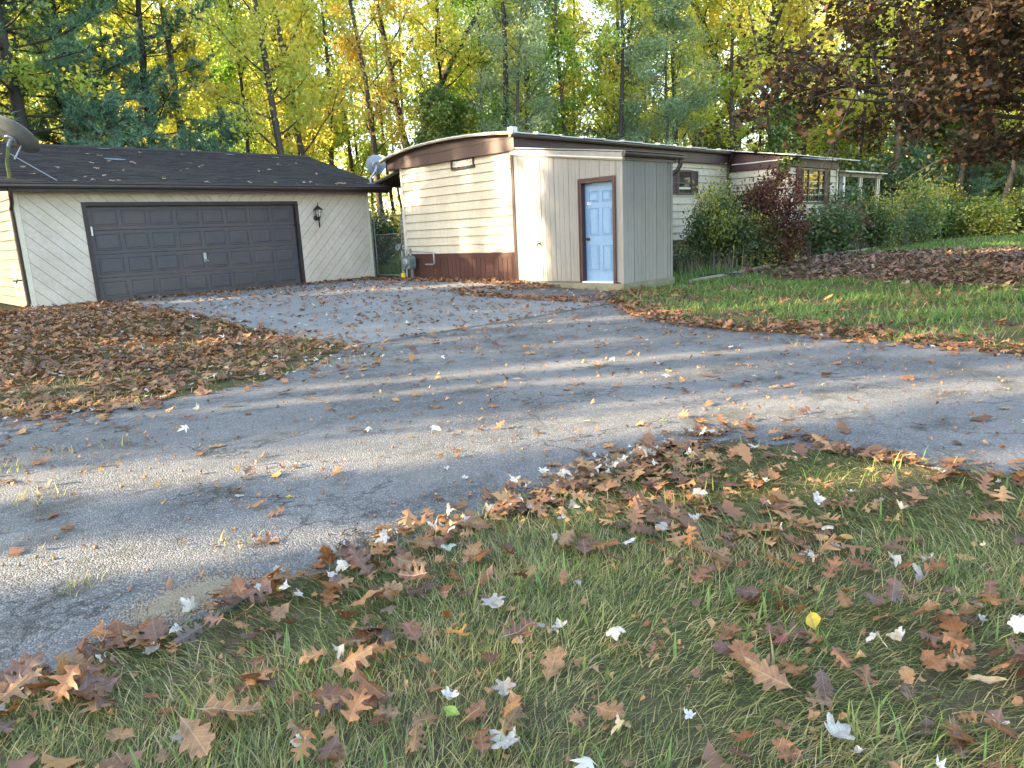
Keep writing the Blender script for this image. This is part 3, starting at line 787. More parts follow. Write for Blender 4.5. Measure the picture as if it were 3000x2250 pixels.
# small window with shutters
def window(par, x0, x1, z0, z1, y, mull=(), rail=None, fw=.05):
    w = MB(); w.ring(x0, x1, z0, z1, 0, .055, fw); w.v = [(p[0], y + .02 - p[2], p[1]) for p in w.v]
    wo_ = w.build('window', M['win_frame'], par)
    xs = [x0 + fw] + [x0 + (x1 - x0) * t for t in mull] + [x1 - fw]
    for i in range(len(xs) - 1):
        zs = [z0 + fw] + ([z0 + (z1 - z0) * rail] if rail else []) + [z1 - fw]
        for j in range(len(zs) - 1):
            p = MB(); p.box(xs[i] + .008, xs[i + 1] - .008, y + (.006 if j == 0 else -.004), y + .016, zs[j] + .008, zs[j + 1] - .008); p.build('pane', M['glass'], wo_)
    for t in mull:
        p = MB(); xx = x0 + (x1 - x0) * t; p.box(xx - .022, xx + .022, y - .025, y + .02, z0 + fw, z1 - fw); p.build('mullion', M['win_frame'], wo_)
    if rail:
        p = MB(); zz = z0 + (z1 - z0) * rail; p.box(x0 + fw, x1 - fw, y - .02, y + .02, zz - .02, zz + .02); p.build('sash_rail', M['win_frame'], wo_)
    return wo_
def shutter(par, x0, x1, z0, z1, y, mt):
    s = MB(); s.ring(x0, x1, z0, z1, 0, .03, .035); s.box(x0 + .035, x1 - .035, (z0 + z1) / 2 - .02, (z0 + z1) / 2 + .02, 0, .028)
    n = int((z1 - z0 - .07) / .04)
    for k in range(n):
        zc = z0 + .04 + k * .04
        if abs(zc + .015 - (z0 + z1) / 2) < .035: continue
        s.add([(x0 + .035, zc, .024), (x1 - .035, zc, .024), (x1 - .035, zc + .032, .004), (x0 + .035, zc + .032, .004)], [(0, 1, 2, 3)])
    s.box(x0 + .03, x1 - .03, z0 + .03, z1 - .03, -.005, .002)
    s.v = [(p[0], y - p[2], p[1]) for p in s.v]
    return s.build('shutter', M[mt], par)
window(mh, 19.13, 19.93, 2.03, 2.76, TY0 - .008, rail=.47)
shutter(mh, 18.80, 19.11, 2.03, 2.74, TY0 - .012, 'shutter_dark'); shutter(mh, 19.95, 20.26, 2.03, 2.74, TY0 - .012, 'shutter_dark')
# side room
for i in range(10):
    z0 = .62 + i * .213
    b = MB(); b.prism([(22.255, z0), (22.185, z0), (22.187, z0 + .012), (22.214, z0 + .196), (22.255, z0 + .196)], 10.33, 12.2, axis=1); b.build('siding_board', M['siding'], mh)
    b = MB(); b.prism([(10.295, z0), (10.225, z0), (10.227, z0 + .012), (10.254, z0 + .196), (10.295, z0 + .196)], 22.27, 25.95, axis=0); b.build('siding_board', M['siding'], mh)
b = MB(); b.box(22.18, 22.26, 10.22, 10.32, .5, 2.74); b.build('corner_trim', M['trim_cream'], mh)
b = MB(); b.box(25.95, 26.06, 10.2, 10.34, .5, 2.78); b.build('corner_trim', M['trim_cream'], mh)
b = MB(); b.box(22.16, 22.24, 10.2, 12.1, 2.745, 2.955); b.build('fascia_panel', M['brown'], mh)
b = MB(); b.box(22.145, 22.2, 10.2, 12.1, 2.958, 2.985); b.build('drip_rail', M['white'], mh)
b = MB(); b.prism([(10.0, 2.99), (12.1, 2.99), (12.1, 3.33), (10.0, 3.02)], 22.17, 22.24, axis=0); b.build('fascia_panel', M['brown'], mh)
for i in range(3):
    x0 = 22.245 + i * 1.255; b = MB(); b.box(x0 + .003, x0 + 1.249, 10.19, 10.25, 2.76, 3.02); b.build('fascia_panel', M['brown'], mh)
for i in range(6):
    x0 = 21.95 + i * .85
    b = MB(); b.prism([(9.86, 3.035), (12.05, 3.385), (12.05, 3.41), (9.86, 3.06)], x0, x0 + .84, axis=0); b.box(x0 - .02, x0 + .02, 9.86, 9.9, 3.05, 3.075); b.build('roof_sheet', M['metal_roof'], mh)
window(mh, 23.22, 24.95, 1.62, 2.71, 10.222, mull=(.27, .74))
shutter(mh, 22.80, 23.19, 1.62, 2.73, 10.222, 'shutter'); shutter(mh, 24.98, 25.36, 1.62, 2.73, 10.222, 'shutter')
# porch
for i in range(5):
    x0 = 26.02 + i * .82; b = MB(); b.prism([(9.95, 2.66), (12.2, 2.98), (12.2, 3.0), (9.95, 2.70)], x0, x0 + .812, axis=0); b.build('porch_roof_sheet', M['metal_roof'], mh)
b = MB(); b.box(26.02, 30.1, 10.15, 10.25, 2.52, 2.655); b.build('porch_beam', M['wood_grey'], mh)
for x, r_, mt in ((26.42, .085, 'white'), (27.98, .045, 'trim_cream'), (28.16, .045, 'trim_cream'), (29.76, .045, 'trim_cream'), (29.94, .045, 'trim_cream')):
    b = MB(); b.box(x - r_, x + r_, 10.2 - r_ * .8, 10.2 + r_ * .8, -.05, 2.52); b.build('porch_post', M[mt], mh)
b = MB(); b.box(26.2, 30.0, 10.3, 12.2, -.05, .35); b.build('porch_deck', M['wood_grey'], mh)
# breezeway roof between the home and the garage
bz = thing('breezeway_roof', 'dark sloping roof over the gap between the garage and the mobile home', 'roof', (12.6, 17.0, 2.6))
b = MB(); b.prism([(16.70, 3.16), (18.75, 2.72), (18.75, 2.68), (16.70, 3.12)], 12.62, 18.4, axis=0); b.build('roof_sheet', paint('weathered_underside', (0.10, 0.075, 0.06), (0.05, 0.04, 0.035), .6, 2), bz)
b = MB(); b.prism([(16.70, 3.165), (18.75, 2.725), (18.75, 2.76), (16.70, 3.20)], 12.58, 12.66, axis=0); b.build('edge_trim', M['wood_grey'], bz)
b = MB(); b.box(18.3, 18.42, 16.7, 20.6, 2.42, 2.62); b.build('beam', M['gutter'], bz)
for y in (17.4, 18.2):
    b = MB(); b.box(12.7, 18.3, y - .03, y + .03, 3.06 - (y - 16.7) * .2146 - .08, 3.09 - (y - 16.7) * .2146); b.build('rafter', M['frame_dark'], bz)
b = MB(); b.box(18.32, 18.40, 20.5, 20.58, 0, 2.42); b.build('post', M['frame_dark'], bz)

# ------------------------------------------------------------------ lean-to shed
SX0, SX1, SY0, SY1 = 12.17, 13.97, 9.07, 12.20
shd = thing('lean_to_shed', 'taupe metal-clad lean-to shed with pale blue door, built against the mobile home', 'shed', (12.17, 9.07, 0))
def st(y): return 2.47 + (y - 9.07) * (2.90 - 2.47) / (12.2 - 9.07)   # top of the front panels
b = MB(); b.prism([(SY0 + .04, 0), (9.22, 0), (9.22, st(9.22)), (SY0 + .04, st(9.07))], SX0 + .03, SX0 + .1, axis=0)
b.prism([(10.24, 0), (SY1, 0), (SY1, st(SY1)), (10.24, st(10.24))], SX0 + .03, SX0 + .1, axis=0)
b.prism([(9.22, 2.2), (10.24, 2.2), (10.24, st(10.24)), (9.22, st(9.22))], SX0 + .03, SX0 + .1, axis=0)
b.box(SX0 + .1, SX1 - .04, SY0 + .04, SY0 + .1, 0, 2.47); b.box(SX1 - .1, SX1 - .04, SY0 + .1, SY1, 0, 2.47)
b.build('wall', paint('shed_inner_wall', (0.2, 0.185, 0.155)), shd)
def panel(b, y0, y1, z0, zt):
    """vertical metal panel with low ribs, on the -X face"""
    b.prism([(y0 + .004, z0), (y1 - .004, z0), (y1 - .004, zt(y1)), (y0 + .004, zt(y0))], SX0, SX0 + .028, axis=0)
    k = 3
    for j in range(1, k):
        yy = y0 + (y1 - y0) * j / k
        b.prism([(yy - .008, z0 + .005), (yy + .008, z0 + .005), (yy + .008, zt(yy) - .005), (yy - .008, zt(yy) - .005)], SX0 - .004, SX0 + .002, axis=0)
    b.prism([(y1 - .022, z0 + .003), (y1 - .006, z0 + .003), (y1 - .006, zt(y1) - .004), (y1 - .022, zt(y1) - .004)], SX0 - .009, SX0 + .002, axis=0)
ysx = [12.2, 11.76, 11.37, 10.95, 10.53, 10.22]
for i in range(5):
    b = MB(); panel(b, ysx[i + 1], ysx[i], 0.02, st); b.build('wall_panel', M['shed_panel'], shd)
for (y0, y1) in ((9.68, 10.22), (9.25, 9.68)):
    b = MB(); panel(b, y0, y1, 2.20, st); b.build('wall_panel', M['shed_panel'], shd)
b = MB(); panel(b, 9.12, 9.25, 0.02, st); b.build('wall_panel', M['shed_panel'], shd)
b = MB(); b.box(SX0 - .02, SX0 + .09, SY0 - .02, SY0 + .05, -.06, 2.47); b.build('corner_trim', M['shed_panel'], shd)
b = MB(); b.box(SX1 - .05, SX1 + .02, SY0 - .015, SY0 + .08, -.06, 2.48); b.build('corner_trim', M['shed_panel'], shd)
b = MB(); b.box(SX0 - .022, SX0 - .0, SY1 - .015, SY1 + .06, .0, 3.0); b.build('corner_trim', M['frame_brown'], shd)
xsx = [12.27, 12.55, 12.96, 13.38, 13.79, 13.92]
for i in range(5):
    b = MB()
    x0, x1 = xsx[i], xsx[i + 1]
    b.box(x0 + .004, x1 - .004, SY0, SY0 + .03, -.04, 2.46)
    for j in range(1, 3):
        xx = x0 + (x1 - x0) * j / 3; b.box(xx - .007, xx + .007, SY0 - .004, SY0 + .002, -.035, 2.455)
    b.box(x0 + .006, x0 + .022, SY0 - .009, SY0 + .002, -.037, 2.455)
    b.build('wall_panel', M['shed_panel'], shd)
# trim under the roof edge, roof, gutter
b = MB(); b.prism([(9.02, 2.47), (12.25, 2.905), (12.25, 3.03), (9.02, 2.63)], SX0 - .05, SX0 + .03, axis=0); b.build('fascia', M['shed_panel'], shd)
b = MB(); b.prism([(9.02, 2.50), (12.25, 2.93), (12.25, 2.955), (9.02, 2.525)], SX0 - .065, SX0 - .0505, axis=0); b.build('drip_rail', M['trim_cream'], shd)
b = MB(); b.prism([(9.0, 2.64), (12.1, 3.04), (12.1, 3.06), (9.0, 2.665)], SX0 - .06, SX1 + .15, axis=0); b.build('roof', M['shed_panel'], shd)
b = MB(); b.box(SX0 - .04, SX1 + .12, SY0 - .03, SY0 + .03, 2.475, 2.64); b.build('eave_board', M['gutter'], shd)
kgutter(SX0 - .05, 14.28, SY0 - .035, 2.66, .11, par=shd)
b = MB(); b.tube([(14.2, 9.0, 2.56), (14.21, 9.0, 2.45), (14.17, 9.04, 2.34), (14.06, 9.1, 2.26), (14.02, 9.12, 2.22)], .048, 10); b.build('downspout', M['gutter'], shd, True)
# door
b = MB(); b.box(SX0 - .03, SX0 + .13, 9.24, 9.315, 0, 2.18); b.box(SX0 - .03, SX0 + .13, 10.145, 10.22, 0, 2.18); b.box(SX0 - .03, SX0 + .13, 9.315, 10.145, 2.105, 2.18)
b.build('door_frame', M['frame_brown'], shd)
b = MB(); b.box(SX0 - .045, SX0 - .0305, 9.232, 9.26, 0, 2.2); b.box(SX0 - .045, SX0 - .0305, 10.2, 10.228, 0, 2.2); b.box(SX0 - .045, SX0 - .0305, 9.26, 10.2, 2.165, 2.2); b.build('door_casing', M['frame_brown'], shd)
DXF = SX0 + .10
b = MB(); b.box(DXF, DXF + .03, 9.317, 10.143, .03, 2.103); do = b.build('door', M['door_blue'], shd)
dw = 10.143 - 9.317
for (z0, z1) in ((.24, .80), (1.0, 1.58), (1.70, 1.93)):
    for (f0, f1) in ((.14, .44), (.56, .86)):
        b = MB(); a0, a1 = 9.317 + dw * f0, 9.317 + dw * f1
        for (u0, u1, w0, w1) in ((a0, a1, z0, z0 + .016), (a0, a1, z1 - .016, z1), (a0, a0 + .016, z0 + .016, z1 - .016), (a1 - .016, a1, z0 + .016, z1 - .016)):
            b.frustum(u0, u1, w0, w1, 0, .012, .006)
        b.frustum(a0 + .028, a1 - .028, z0 + .028, z1 - .028, 0, .012, .022)
        b.v = [(DXF - p[2], p[0], p[1]) for p in b.v]
        b.build('panel', M['door_blue'], do)
b = MB(); b.lathe([(.034, 0), (.034, .008), (.012, .012), (.012, .035), (.028, .045), (.033, .06), (.026, .074), (.008, .08)], (DXF, 10.06, .93), 16, (-1, 0, 0)); b.build('knob', M['black_metal'], do, True)
b = MB(); b.box(DXF - .002, DXF, 9.985, 10.085, 1.66, 1.715); b.build('sticker', M['white'], do)
b = MB()
for k, w in enumerate((.012, .016, .01, .014)): b.box(DXF - .0035, DXF - .002, 10.065 - k * .018 - w, 10.065 - k * .018, 1.672 + .004, 1.692)
b.build('sticker_print', M['red_ink'], do)
b = MB(); b.box(SX0 - .06, SX0 + .14, 9.315, 10.145, .0, .03); b.build('threshold', M['white'], shd)
b = MB(); b.box(SX0 - .09, SX1 + .03, SY0 - .06, SY1, -.22, -.005); b.build('foundation', M['step'], shd)
fc = thing('garden_tap', 'small brass garden tap sticking out of the shed front left of the blue door', 'tap', (SX0, 11.44, .87))
b = MB(); b.lathe([(.03, 0), (.03, .008), (.014, .01), (.014, .07)], (SX0, 11.44, .87), 10, (-1, 0, 0)); b.tube([(SX0 - .06, 11.44, .87), (SX0 - .09, 11.44, .86), (SX0 - .10, 11.44, .80)], .017); b.build('spout', M['black_metal'], fc)
b = MB(); b.lathe([(.008, 0), (.008, .035), (.04, .038), (.04, .05), (.008, .052)], (SX0 - .06, 11.44, .88), 10); b.build('handle', M['black_metal'], fc)

# ------------------------------------------------------------------ gas meter
gm = thing('gas_meter', 'weathered green-grey gas meter with pipes beside the brown skirting', 'gas meter', (11.95, 16.3, 0))
b = MB(); b.prism([(16.06, .30), (16.40, .30), (16.43, .36), (16.43, .58), (16.36, .66), (16.10, .66), (16.03, .58), (16.03, .36)], 11.84, 12.04, axis=0); b.build('housing', M['meter'], gm)
b = MB(); b.lathe([(.11, 0), (.115, .03), (.09, .05)], (11.84, 16.23, .47), 18, (-1, 0, 0)); b.build('dial_cover', M['galv'], gm, True)
b = MB(); b.tube([(11.95, 16.52, -.05), (11.95, 16.52, .80), (11.95, 16.47, .84), (11.95, 16.36, .84), (11.95, 16.33, .80), (11.95, 16.33, .66)], .028); b.tube([(11.95, 16.12, .66), (11.95, 16.12, .74), (11.97, 16.05, .77), (12.06, 15.28, .74), (12.06, 15.24, .70), (12.06, 15.24, .44), (12.06, 15.28, .41), (12.06, 15.62, .41)], .022)
b.build('pipe', M['galv'], gm, True)
b = MB(); b.lathe([(.09, 0), (.10, .02), (.10, .05), (.05, .07), (.05, .10)], (11.90, 16.56, .88), 16, (-1, 0, .3)); b.build('regulator', M['meter'], gm, True)
b = MB(); b.box(11.9, 11.96, 16.06, 16.10, -.05, .3); b.build('support', M['galv'], gm)
b = MB(); b.lathe([(.035, .0), (.035, .1), (.03, .12)], (11.95, 16.12, .72), 10); b.build('pipe_cap', M['meter'], gm)
b = MB(); b.lathe([(.075, -.02), (.075, .17), (.07, .18)], (11.95, 16.52, 0), 14); b.build('yellow_sleeve', M['yellow'], gm, True)

# ------------------------------------------------------------------ chain-link gate
gt = thing('chain_link_gate', 'grey chain-link gate between the garage corner and the mobile home', 'gate', (12.6, 18.0, 0))
for y, h, r_ in ((18.88, 1.96, .032), (17.22, 1.94, .045)):
    b = MB(); b.tube([(12.6, y, -.1), (12.6, y, h)], r_, 10); b.lathe([(r_ + .008, 0), (r_ + .008, .02), (r_ * .4, .05)], (12.6, y, h), 10); b.build('post', M['galv'], gt, True)
b = MB(); pts = [(12.6, 18.74, .06), (12.6, 18.74, 1.80), (12.6, 17.36, 1.80), (12.6, 17.36, .06), (12.6, 18.74, .06)]
for i in range(4): b.tube([pts[i], pts[i + 1]], .02, 8)
b.tube([(12.6, 18.74, 1.27), (12.6, 17.36, 1.27)], .014, 8); b.build('gate_frame', M['galv'], gt)
b = MB()
y0, y1, z0, z1 = 17.37, 18.73, .07, 1.26
s = .075
for sg in (1, -1):
    k = -40
    for k in range(-40, 60):
        c = k * s
        pts = []
        # line y = y0 + c + sg*(z - z0)
        za, zb_ = z0, z1
        ya = y0 + c + (0 if sg > 0 else (z1 - z0)); 
        P = [(y0 + c + t if sg > 0 else y0 + c + (z1 - z0) - t, z0 + t) for t in (0, z1 - z0)]
        (ya, za), (yb, zb) = P
        lo, hi = 0.0, 1.0
        dy = yb - ya
        t1 = (y0 - ya) / dy; t2 = (y1 - ya) / dy
        lo = max(lo, min(t1, t2)); hi = min(hi, max(t1, t2))
        if hi - lo > .02:
            b.tube([(12.6 + .003 * sg, ya + dy * lo, za + (zb - za) * lo), (12.6 + .003 * sg, ya + dy * hi, za + (zb - za) * hi)], .0028, 3, False)
b.build('chain_mesh', M['galv'], gt)
b = MB()
for z in (.35, 1.6): b.tube([(12.6, 18.88, z), (12.6, 18.74, z)], .024, 8)
b.tube([(12.57, 17.24, 1.3), (12.56, 17.4, 1.3)], .016, 6); b.build('hinge', M['galv'], gt)
ed = thing('wooden_edging', 'low weathered board edging across the grass beyond the chain-link gate', 'edging', (20, 28, 0))
for i in range(4):
    b = MB(); b.box(17.5 + i * 2.0, 17.5 + i * 2.0 + 1.97, 27.9 + i * .03, 27.96 + i * .03, -.02, .24); b.build('board', M['wood_grey'], ed)
bed = thing('bed_edging', 'row of low half-buried timbers edging the weedy bed by the shrubs', 'edging', (14.5, 9.1, 0))
for i in range(7):
    x0 = 14.3 + i * 1.75; b = MB(); z = float(zg(x0, 9.0)); b.tube([(x0, 8.78 + .02 * i, z + .03), (x0 + .9, 8.80 + .02 * i, z + .045), (x0 + 1.70, 8.79 + .03 * i, float(zg(x0 + 1.7, 9.0)) + .03)], .055, 6); b.build('timber', M['wood_grey'], bed)
hz = MB(); t = np.linspace(0, 1, 24)
hz.tube([(14.3 + 1.9 * q, 9.15 + .25 * math.sin(q * 5) - .3 * q, float(zg(14.3 + 1.9 * q, 9)) + .05 + .05 * math.sin(q * 3)) for q in t], .02, 6)
tag(hz.build('garden_hose', M['hose'], None, True), 'dark green garden hose lying along the weedy bed beside the shed', 'hose')

# ------------------------------------------------------------------ vegetation builders
def leaf_quads(P, size, tint, r, up=0.35, aspect=0.55, axis=None, droop=0.0):
    """one folded four-cornered leaf at each point"""
    n = len(P)
    nrm = r.normal(size=(n, 3)); nrm[:, 2] += up * 2
    nrm /= np.linalg.norm(nrm, axis=1)[:, None]
    ax = r.normal(size=(n, 3)) if axis is None else axis + r.normal(size=(n, 3)) * .35
    ax[:, 2] -= droop
    ax -= nrm * (ax * nrm).sum(1)[:, None]
    ax /= np.linalg.norm(ax, axis=1)[:, None] + 1e-9
    bx = np.cross(nrm, ax)
    s = np.asarray(size)[:, None] if np.ndim(size) else size
    V = np.empty((n, 4, 3))
    V[:, 0] = P - ax * s * .5
    V[:, 1] = P - bx * s * aspect * .5 + nrm * s * .10 + ax * s * .05
    V[:, 2] = P + ax * s * .5
    V[:, 3] = P + bx * s * aspect * .5 + nrm * s * .10 + ax * s * .05
    F = np.arange(n * 4).reshape(n, 4)
    return V.reshape(-1, 3), F, tint

class Wood:
    """tapered limbs gathered into one mesh"""
    def __init__(self): self.V = []; self.F = []; self.n = 0
    def limb(self, pts, rads, k=6):
        pts = np.asarray(pts, float); m_ = len(pts)
        d = np.gradient(pts, axis=0); d /= np.linalg.norm(d, axis=1)[:, None] + 1e-9
        ref = np.array([0.31, 0.2, 0.93]) if abs(d[0][2]) < .8 else np.array([1., .1, 0])
        a = np.cross(d, ref); a /= np.linalg.norm(a, axis=1)[:, None] + 1e-9
        bb = np.cross(d, a)
        t = np.arange(k) * 2 * np.pi / k
        ring = (a[:, None] * np.cos(t)[None, :, None] + bb[:, None] * np.sin(t)[None, :, None]) * np.asarray(rads)[:, None, None] + pts[:, None]
        self.V.append(ring.reshape(-1, 3))
        i, j = np.meshgrid(np.arange(m_ - 1), np.arange(k), indexing='ij')
        a0 = i * k + j; a1 = i * k + (j + 1) % k
        self.F.append((np.stack([a0, a1, a1 + k, a0 + k], -1).reshape(-1, 4)) + self.n)
        self.n += m_ * k
    def mesh(self, name, mat):
        me = arrays_mesh(name, np.concatenate(self.V), np.concatenate(self.F), None, mat)
        me.shade_smooth()
        return me

def path(p, d, L, n, bend, r, wob=.12):
    """wandering limb: starts at p along d, bends towards vector bend"""
    pts = [np.array(p, float)]; d = np.array(d, float); d /= np.linalg.norm(d)
    for i in range(n):
        d = d + np.asarray(bend) / n + r.normal(size=3) * wob
        d /= np.linalg.norm(d)
        pts.append(pts[-1] + d * L / n)
    return np.array(pts)

def decid(seed, H=20, r0=.2, base=6, spread=3.2, nlimb=26, nleaf=9000, leaf=.2, fork=0, up=.5, droop=0.0, sig=.30, lean=.03, low=0, sub=4, tvar=.28, k=7, aspect=.55):
    r = np.random.default_rng(seed)
    w = Wood(); segs = []
    stems = []
    ld = r.normal(size=2) * lean
    if fork:
        p0 = path((0, 0, 0), (ld[0], ld[1], 1), fork, 5, (0, 0, .1), r, .03)
        w.limb(p0, np.linspace(r0 * 1.25, r0, 6), k)
        az = r.uniform(0, 6.28)
        for q in range(2):
            aa = az + q * math.pi + r.normal() * .3
            s = path(p0[-1], (math.cos(aa) * .36, math.sin(aa) * .36, 1), H - fork, 9, (0, 0, .35), r, .07)
            w.limb(s, np.linspace(r0 * .75, r0 * .08, 10), k); stems.append(s)
    else:
        s = path((0, 0, 0), (ld[0], ld[1], 1), H, 12, (0, 0, .08), r, .035)
        rr = np.linspace(r0, r0 * .08, 13); rr[0] = r0 * 1.35
        w.limb(s, rr, k); stems.append(s)
    for i in range(nlimb):
        s = stems[i % len(stems)]
        zz = s[:, 2]
        h = base + (H * .97 - base) * (i + r.uniform(0, 1)) / nlimb
        h = min(max(h, zz[0] + .3), zz[-1] - .05)
        p = np.array([np.interp(h, zz, s[:, c]) for c in range(3)])
        f = (h - base) / (H - base + 1e-6)
        L = spread * (1 - .72 * max(0, f) ** 1.6) * r.uniform(.6, 1.15)
        az = i * 2.4 + r.normal() * .4
        el = r.uniform(.25, .8) + .3 * f
        d = (math.cos(az) * math.cos(el), math.sin(az) * math.cos(el), math.sin(el))
        pp = path(p, d, L, 5, (0, 0, up - droop), r, .14)
        rb = r0 * .30 * (1 - .6 * max(0, f)) * r.uniform(.7, 1.1)
        w.limb(pp, np.linspace(rb, rb * .15, 6), 5)
        segs.append((pp[2:], 1.0))
        for j in range(sub):
            q = pp[r.integers(1, 5)]
            d2 = (pp[-1] - pp[0]) / L + r.normal(size=3) * .75
            L2 = L * r.uniform(.25, .5)
            p2 = path(q, d2, L2, 4, (0, 0, up * .6 - droop * 1.5), r, .2)
            w.limb(p2, np.linspace(rb * .45, rb * .08, 5), 4)
            segs.append((p2[1:], 1.0))
    for i in range(low):                  # bare low twigs
        h = r.uniform(1.5, max(base, 2)); s = stems[0]
        p = np.array([np.interp(h, s[:, 2], s[:, c]) for c in range(3)]); az = r.uniform(0, 6.28)
        w.limb(path(p, (math.cos(az), math.sin(az), r.uniform(0, .6)), r.uniform(.8, 2.2), 5, (0, 0, .2), r, .2), np.linspace(r0 * .1, .004, 6), 4)
    ns = len(segs); wt = r.random(ns) ** 1.6 + .02; wt /= wt.sum(); ids = r.choice(ns, nleaf, p=wt)
    cl = r.normal(size=ns) * tvar * .8
    P = np.empty((nleaf, 3))
    t = r.random(nleaf) ** .7
    for i in range(ns):
        mk = ids == i
        if not mk.any(): continue
        pts = segs[i][0]; x = np.linspace(0, 1, len(pts))
        for c in range(3): P[mk, c] = np.interp(t[mk], x, pts[:, c])
    P += r.normal(size=(nleaf, 3)) * np.array([sig, sig, sig * .75])
    P[:, 2] = np.maximum(P[:, 2], .3)
    tint = np.clip(.5 + cl[ids] + r.normal(size=nleaf) * tvar * .6, 0, 1)
    sz = leaf * r.uniform(.6, 1.3, nleaf)
    V, F, T = leaf_quads(P, sz, tint, r, .3, aspect, None, droop)
    return w, (V, F, T)

def pine(seed, H=22, r0=.24, base=3.0, spread=4.0, dead=8, tufts=2600):
    r = np.random.default_rng(seed)
    w = Wood(); tp = []; td = []
    s = path((0, 0, 0), (r.normal() * .02, r.normal() * .02, 1), H, 12, (0, 0, .1), r, .02)
    rr = np.linspace(r0, r0 * .1, 13); rr[0] *= 1.25
    w.limb(s, rr, 8)
    h = base
    while h < H - .3:
        f = (h - base) / (H - base)
        nb = r.integers(3, 6); a0 = r.uniform(0, 6.28)
        for q in range(nb):
            az = a0 + q * 6.28 / nb + r.normal() * .25
            L = spread * (1 - .8 * f) * r.uniform(.65, 1.15)
            el = .02 + .55 * f + r.normal() * .1
            p = np.array([np.interp(h, s[:, 2], s[:, c]) for c in range(3)])
            pp = path(p, (math.cos(az) * math.cos(el), math.sin(az) * math.cos(el), math.sin(el)), L, 6, (0, 0, .28), r, .07)
            rb = r0 * .2 * (1 - .6 * f)
            w.limb(pp, np.linspace(rb, rb * .2, 7), 5)
            for j in range(int(5 + L * 2.2)):
                t = r.uniform(.28, 1); q0 = np.array([np.interp(t * 6, np.arange(7), pp[:, c]) for c in range(3)])
                dd = (pp[-1] - pp[0]) / L
                side = np.cross(dd, (0, 0, 1)) * r.choice([-1, 1])
                d2 = dd * r.uniform(.3, 1) + side * r.uniform(.3, 1.1) + np.array([0, 0, r.uniform(0, .35)])
                L2 = r.uniform(.35, .95) * (1.15 - t * .5)
                p2 = path(q0, d2, L2, 3, (0, 0, .25), r, .1)
                w.limb(p2, np.linspace(.014, .005, 4), 3)
                for z in (1, 2, 3, 3):
                    tp.append(p2[z] + r.normal(size=3) * .07); td.append(p2[z] - p2[z - 1])
        h += r.uniform(.5, .85)
    for i in range(dead):
        hh = r.uniform(min(1.5, base * .5), base); az = r.uniform(0, 6.28)
        w.limb(path((0, 0, hh), (math.cos(az), math.sin(az), .05), r.uniform(.8, 2.4), 5, (0, 0, -.1), r, .12), np.linspace(.03, .006, 6), 4)
    tp = np.array(tp); td = np.array(td); td /= np.linalg.norm(td, axis=1)[:, None]
    if len(tp) > tufts:
        k = r.permutation(len(tp))[:tufts]; tp = tp[k]; td = td[k]
    n = len(tp); m_ = 13
    d = td[:, None] * .75 + r.normal(size=(n, m_, 3)) * .62 + np.array([0, 0, .12])
    d /= np.linalg.norm(d, axis=2)[..., None]
    L = r.uniform(.17, .34, (n, m_, 1))
    sd = np.cross(d, r.normal(size=(n, m_, 3))); sd /= np.linalg.norm(sd, axis=2)[..., None]
    V = np.empty((n, m_, 3, 3)); P = tp[:, None]
    V[:, :, 0] = P + sd * .016; V[:, :, 1] = P - sd * .016; V[:, :, 2] = P + d * L
    V = V.reshape(-1, 3)
    T = np.clip(np.repeat(r.random(n), m_) * .7 + r.random(n * m_) * .3, 0, 1)
    return w, (V, np.arange(n * m_ * 3).reshape(-1, 3), T)

def shrub(seed, w_=2.0, d_=1.5, h_=1.8, nleaf=5000, leaf=.09, lumps=9, stems=14, shell=.75, tvar=.25, spiky=0.0, aspect=.55):
    r = np.random.default_rng(seed)
    wd = Wood()
    C = []
    for i in range(lumps):
        a = r.uniform(0, 6.28); q = r.uniform(0, 1) ** .6
        C.append((math.cos(a) * q * w_ * .36, math.sin(a) * q * d_ * .36, h_ * r.uniform(.22, .80), r.uniform(.22, .42)))
    C = np.array(C)
    for i in range(stems):
        c = C[i % lumps]; p = (c[0] * .35 + r.normal() * .08, c[1] * .35 + r.normal() * .08, -.05)
        L = np.linalg.norm(c[:3]) * r.uniform(.9, 1.25)
        wd.limb(path(p, c[:3] - np.array([p[0], p[1], 0]) + r.normal(size=3) * .1, L, 5, (0, 0, .1), r, .1), np.linspace(.022, .004, 6), 4)
    ids = r.integers(0, lumps, nleaf)
    u = r.normal(size=(nleaf, 3)); u /= np.linalg.norm(u, axis=1)[:, None]
    rad = shell + (1 - shell) * r.normal(size=(nleaf, 1)) * .9
    sc = C[ids, 3][:, None] * np.array([w_, d_, h_ * .95])
    P = C[ids, :3] + u * rad * sc
    # trailing sprays that break the outline
    if spiky:
        k = r.random(nleaf) < spiky
        P[k] += u[k] * r.random((k.sum(), 1)) * np.array([.35, .35, .55])
    P[:, 2] = np.abs(P[:, 2]) + .02
    cl = r.normal(size=lumps) * tvar
    tint = np.clip(.42 + cl[ids] + r.normal(size=nleaf) * .2, 0, 1)
    V, F, T = leaf_quads(P, leaf * r.uniform(.55, 1.35, nleaf), tint, r, .45, aspect)
    return wd, (V, F, T)

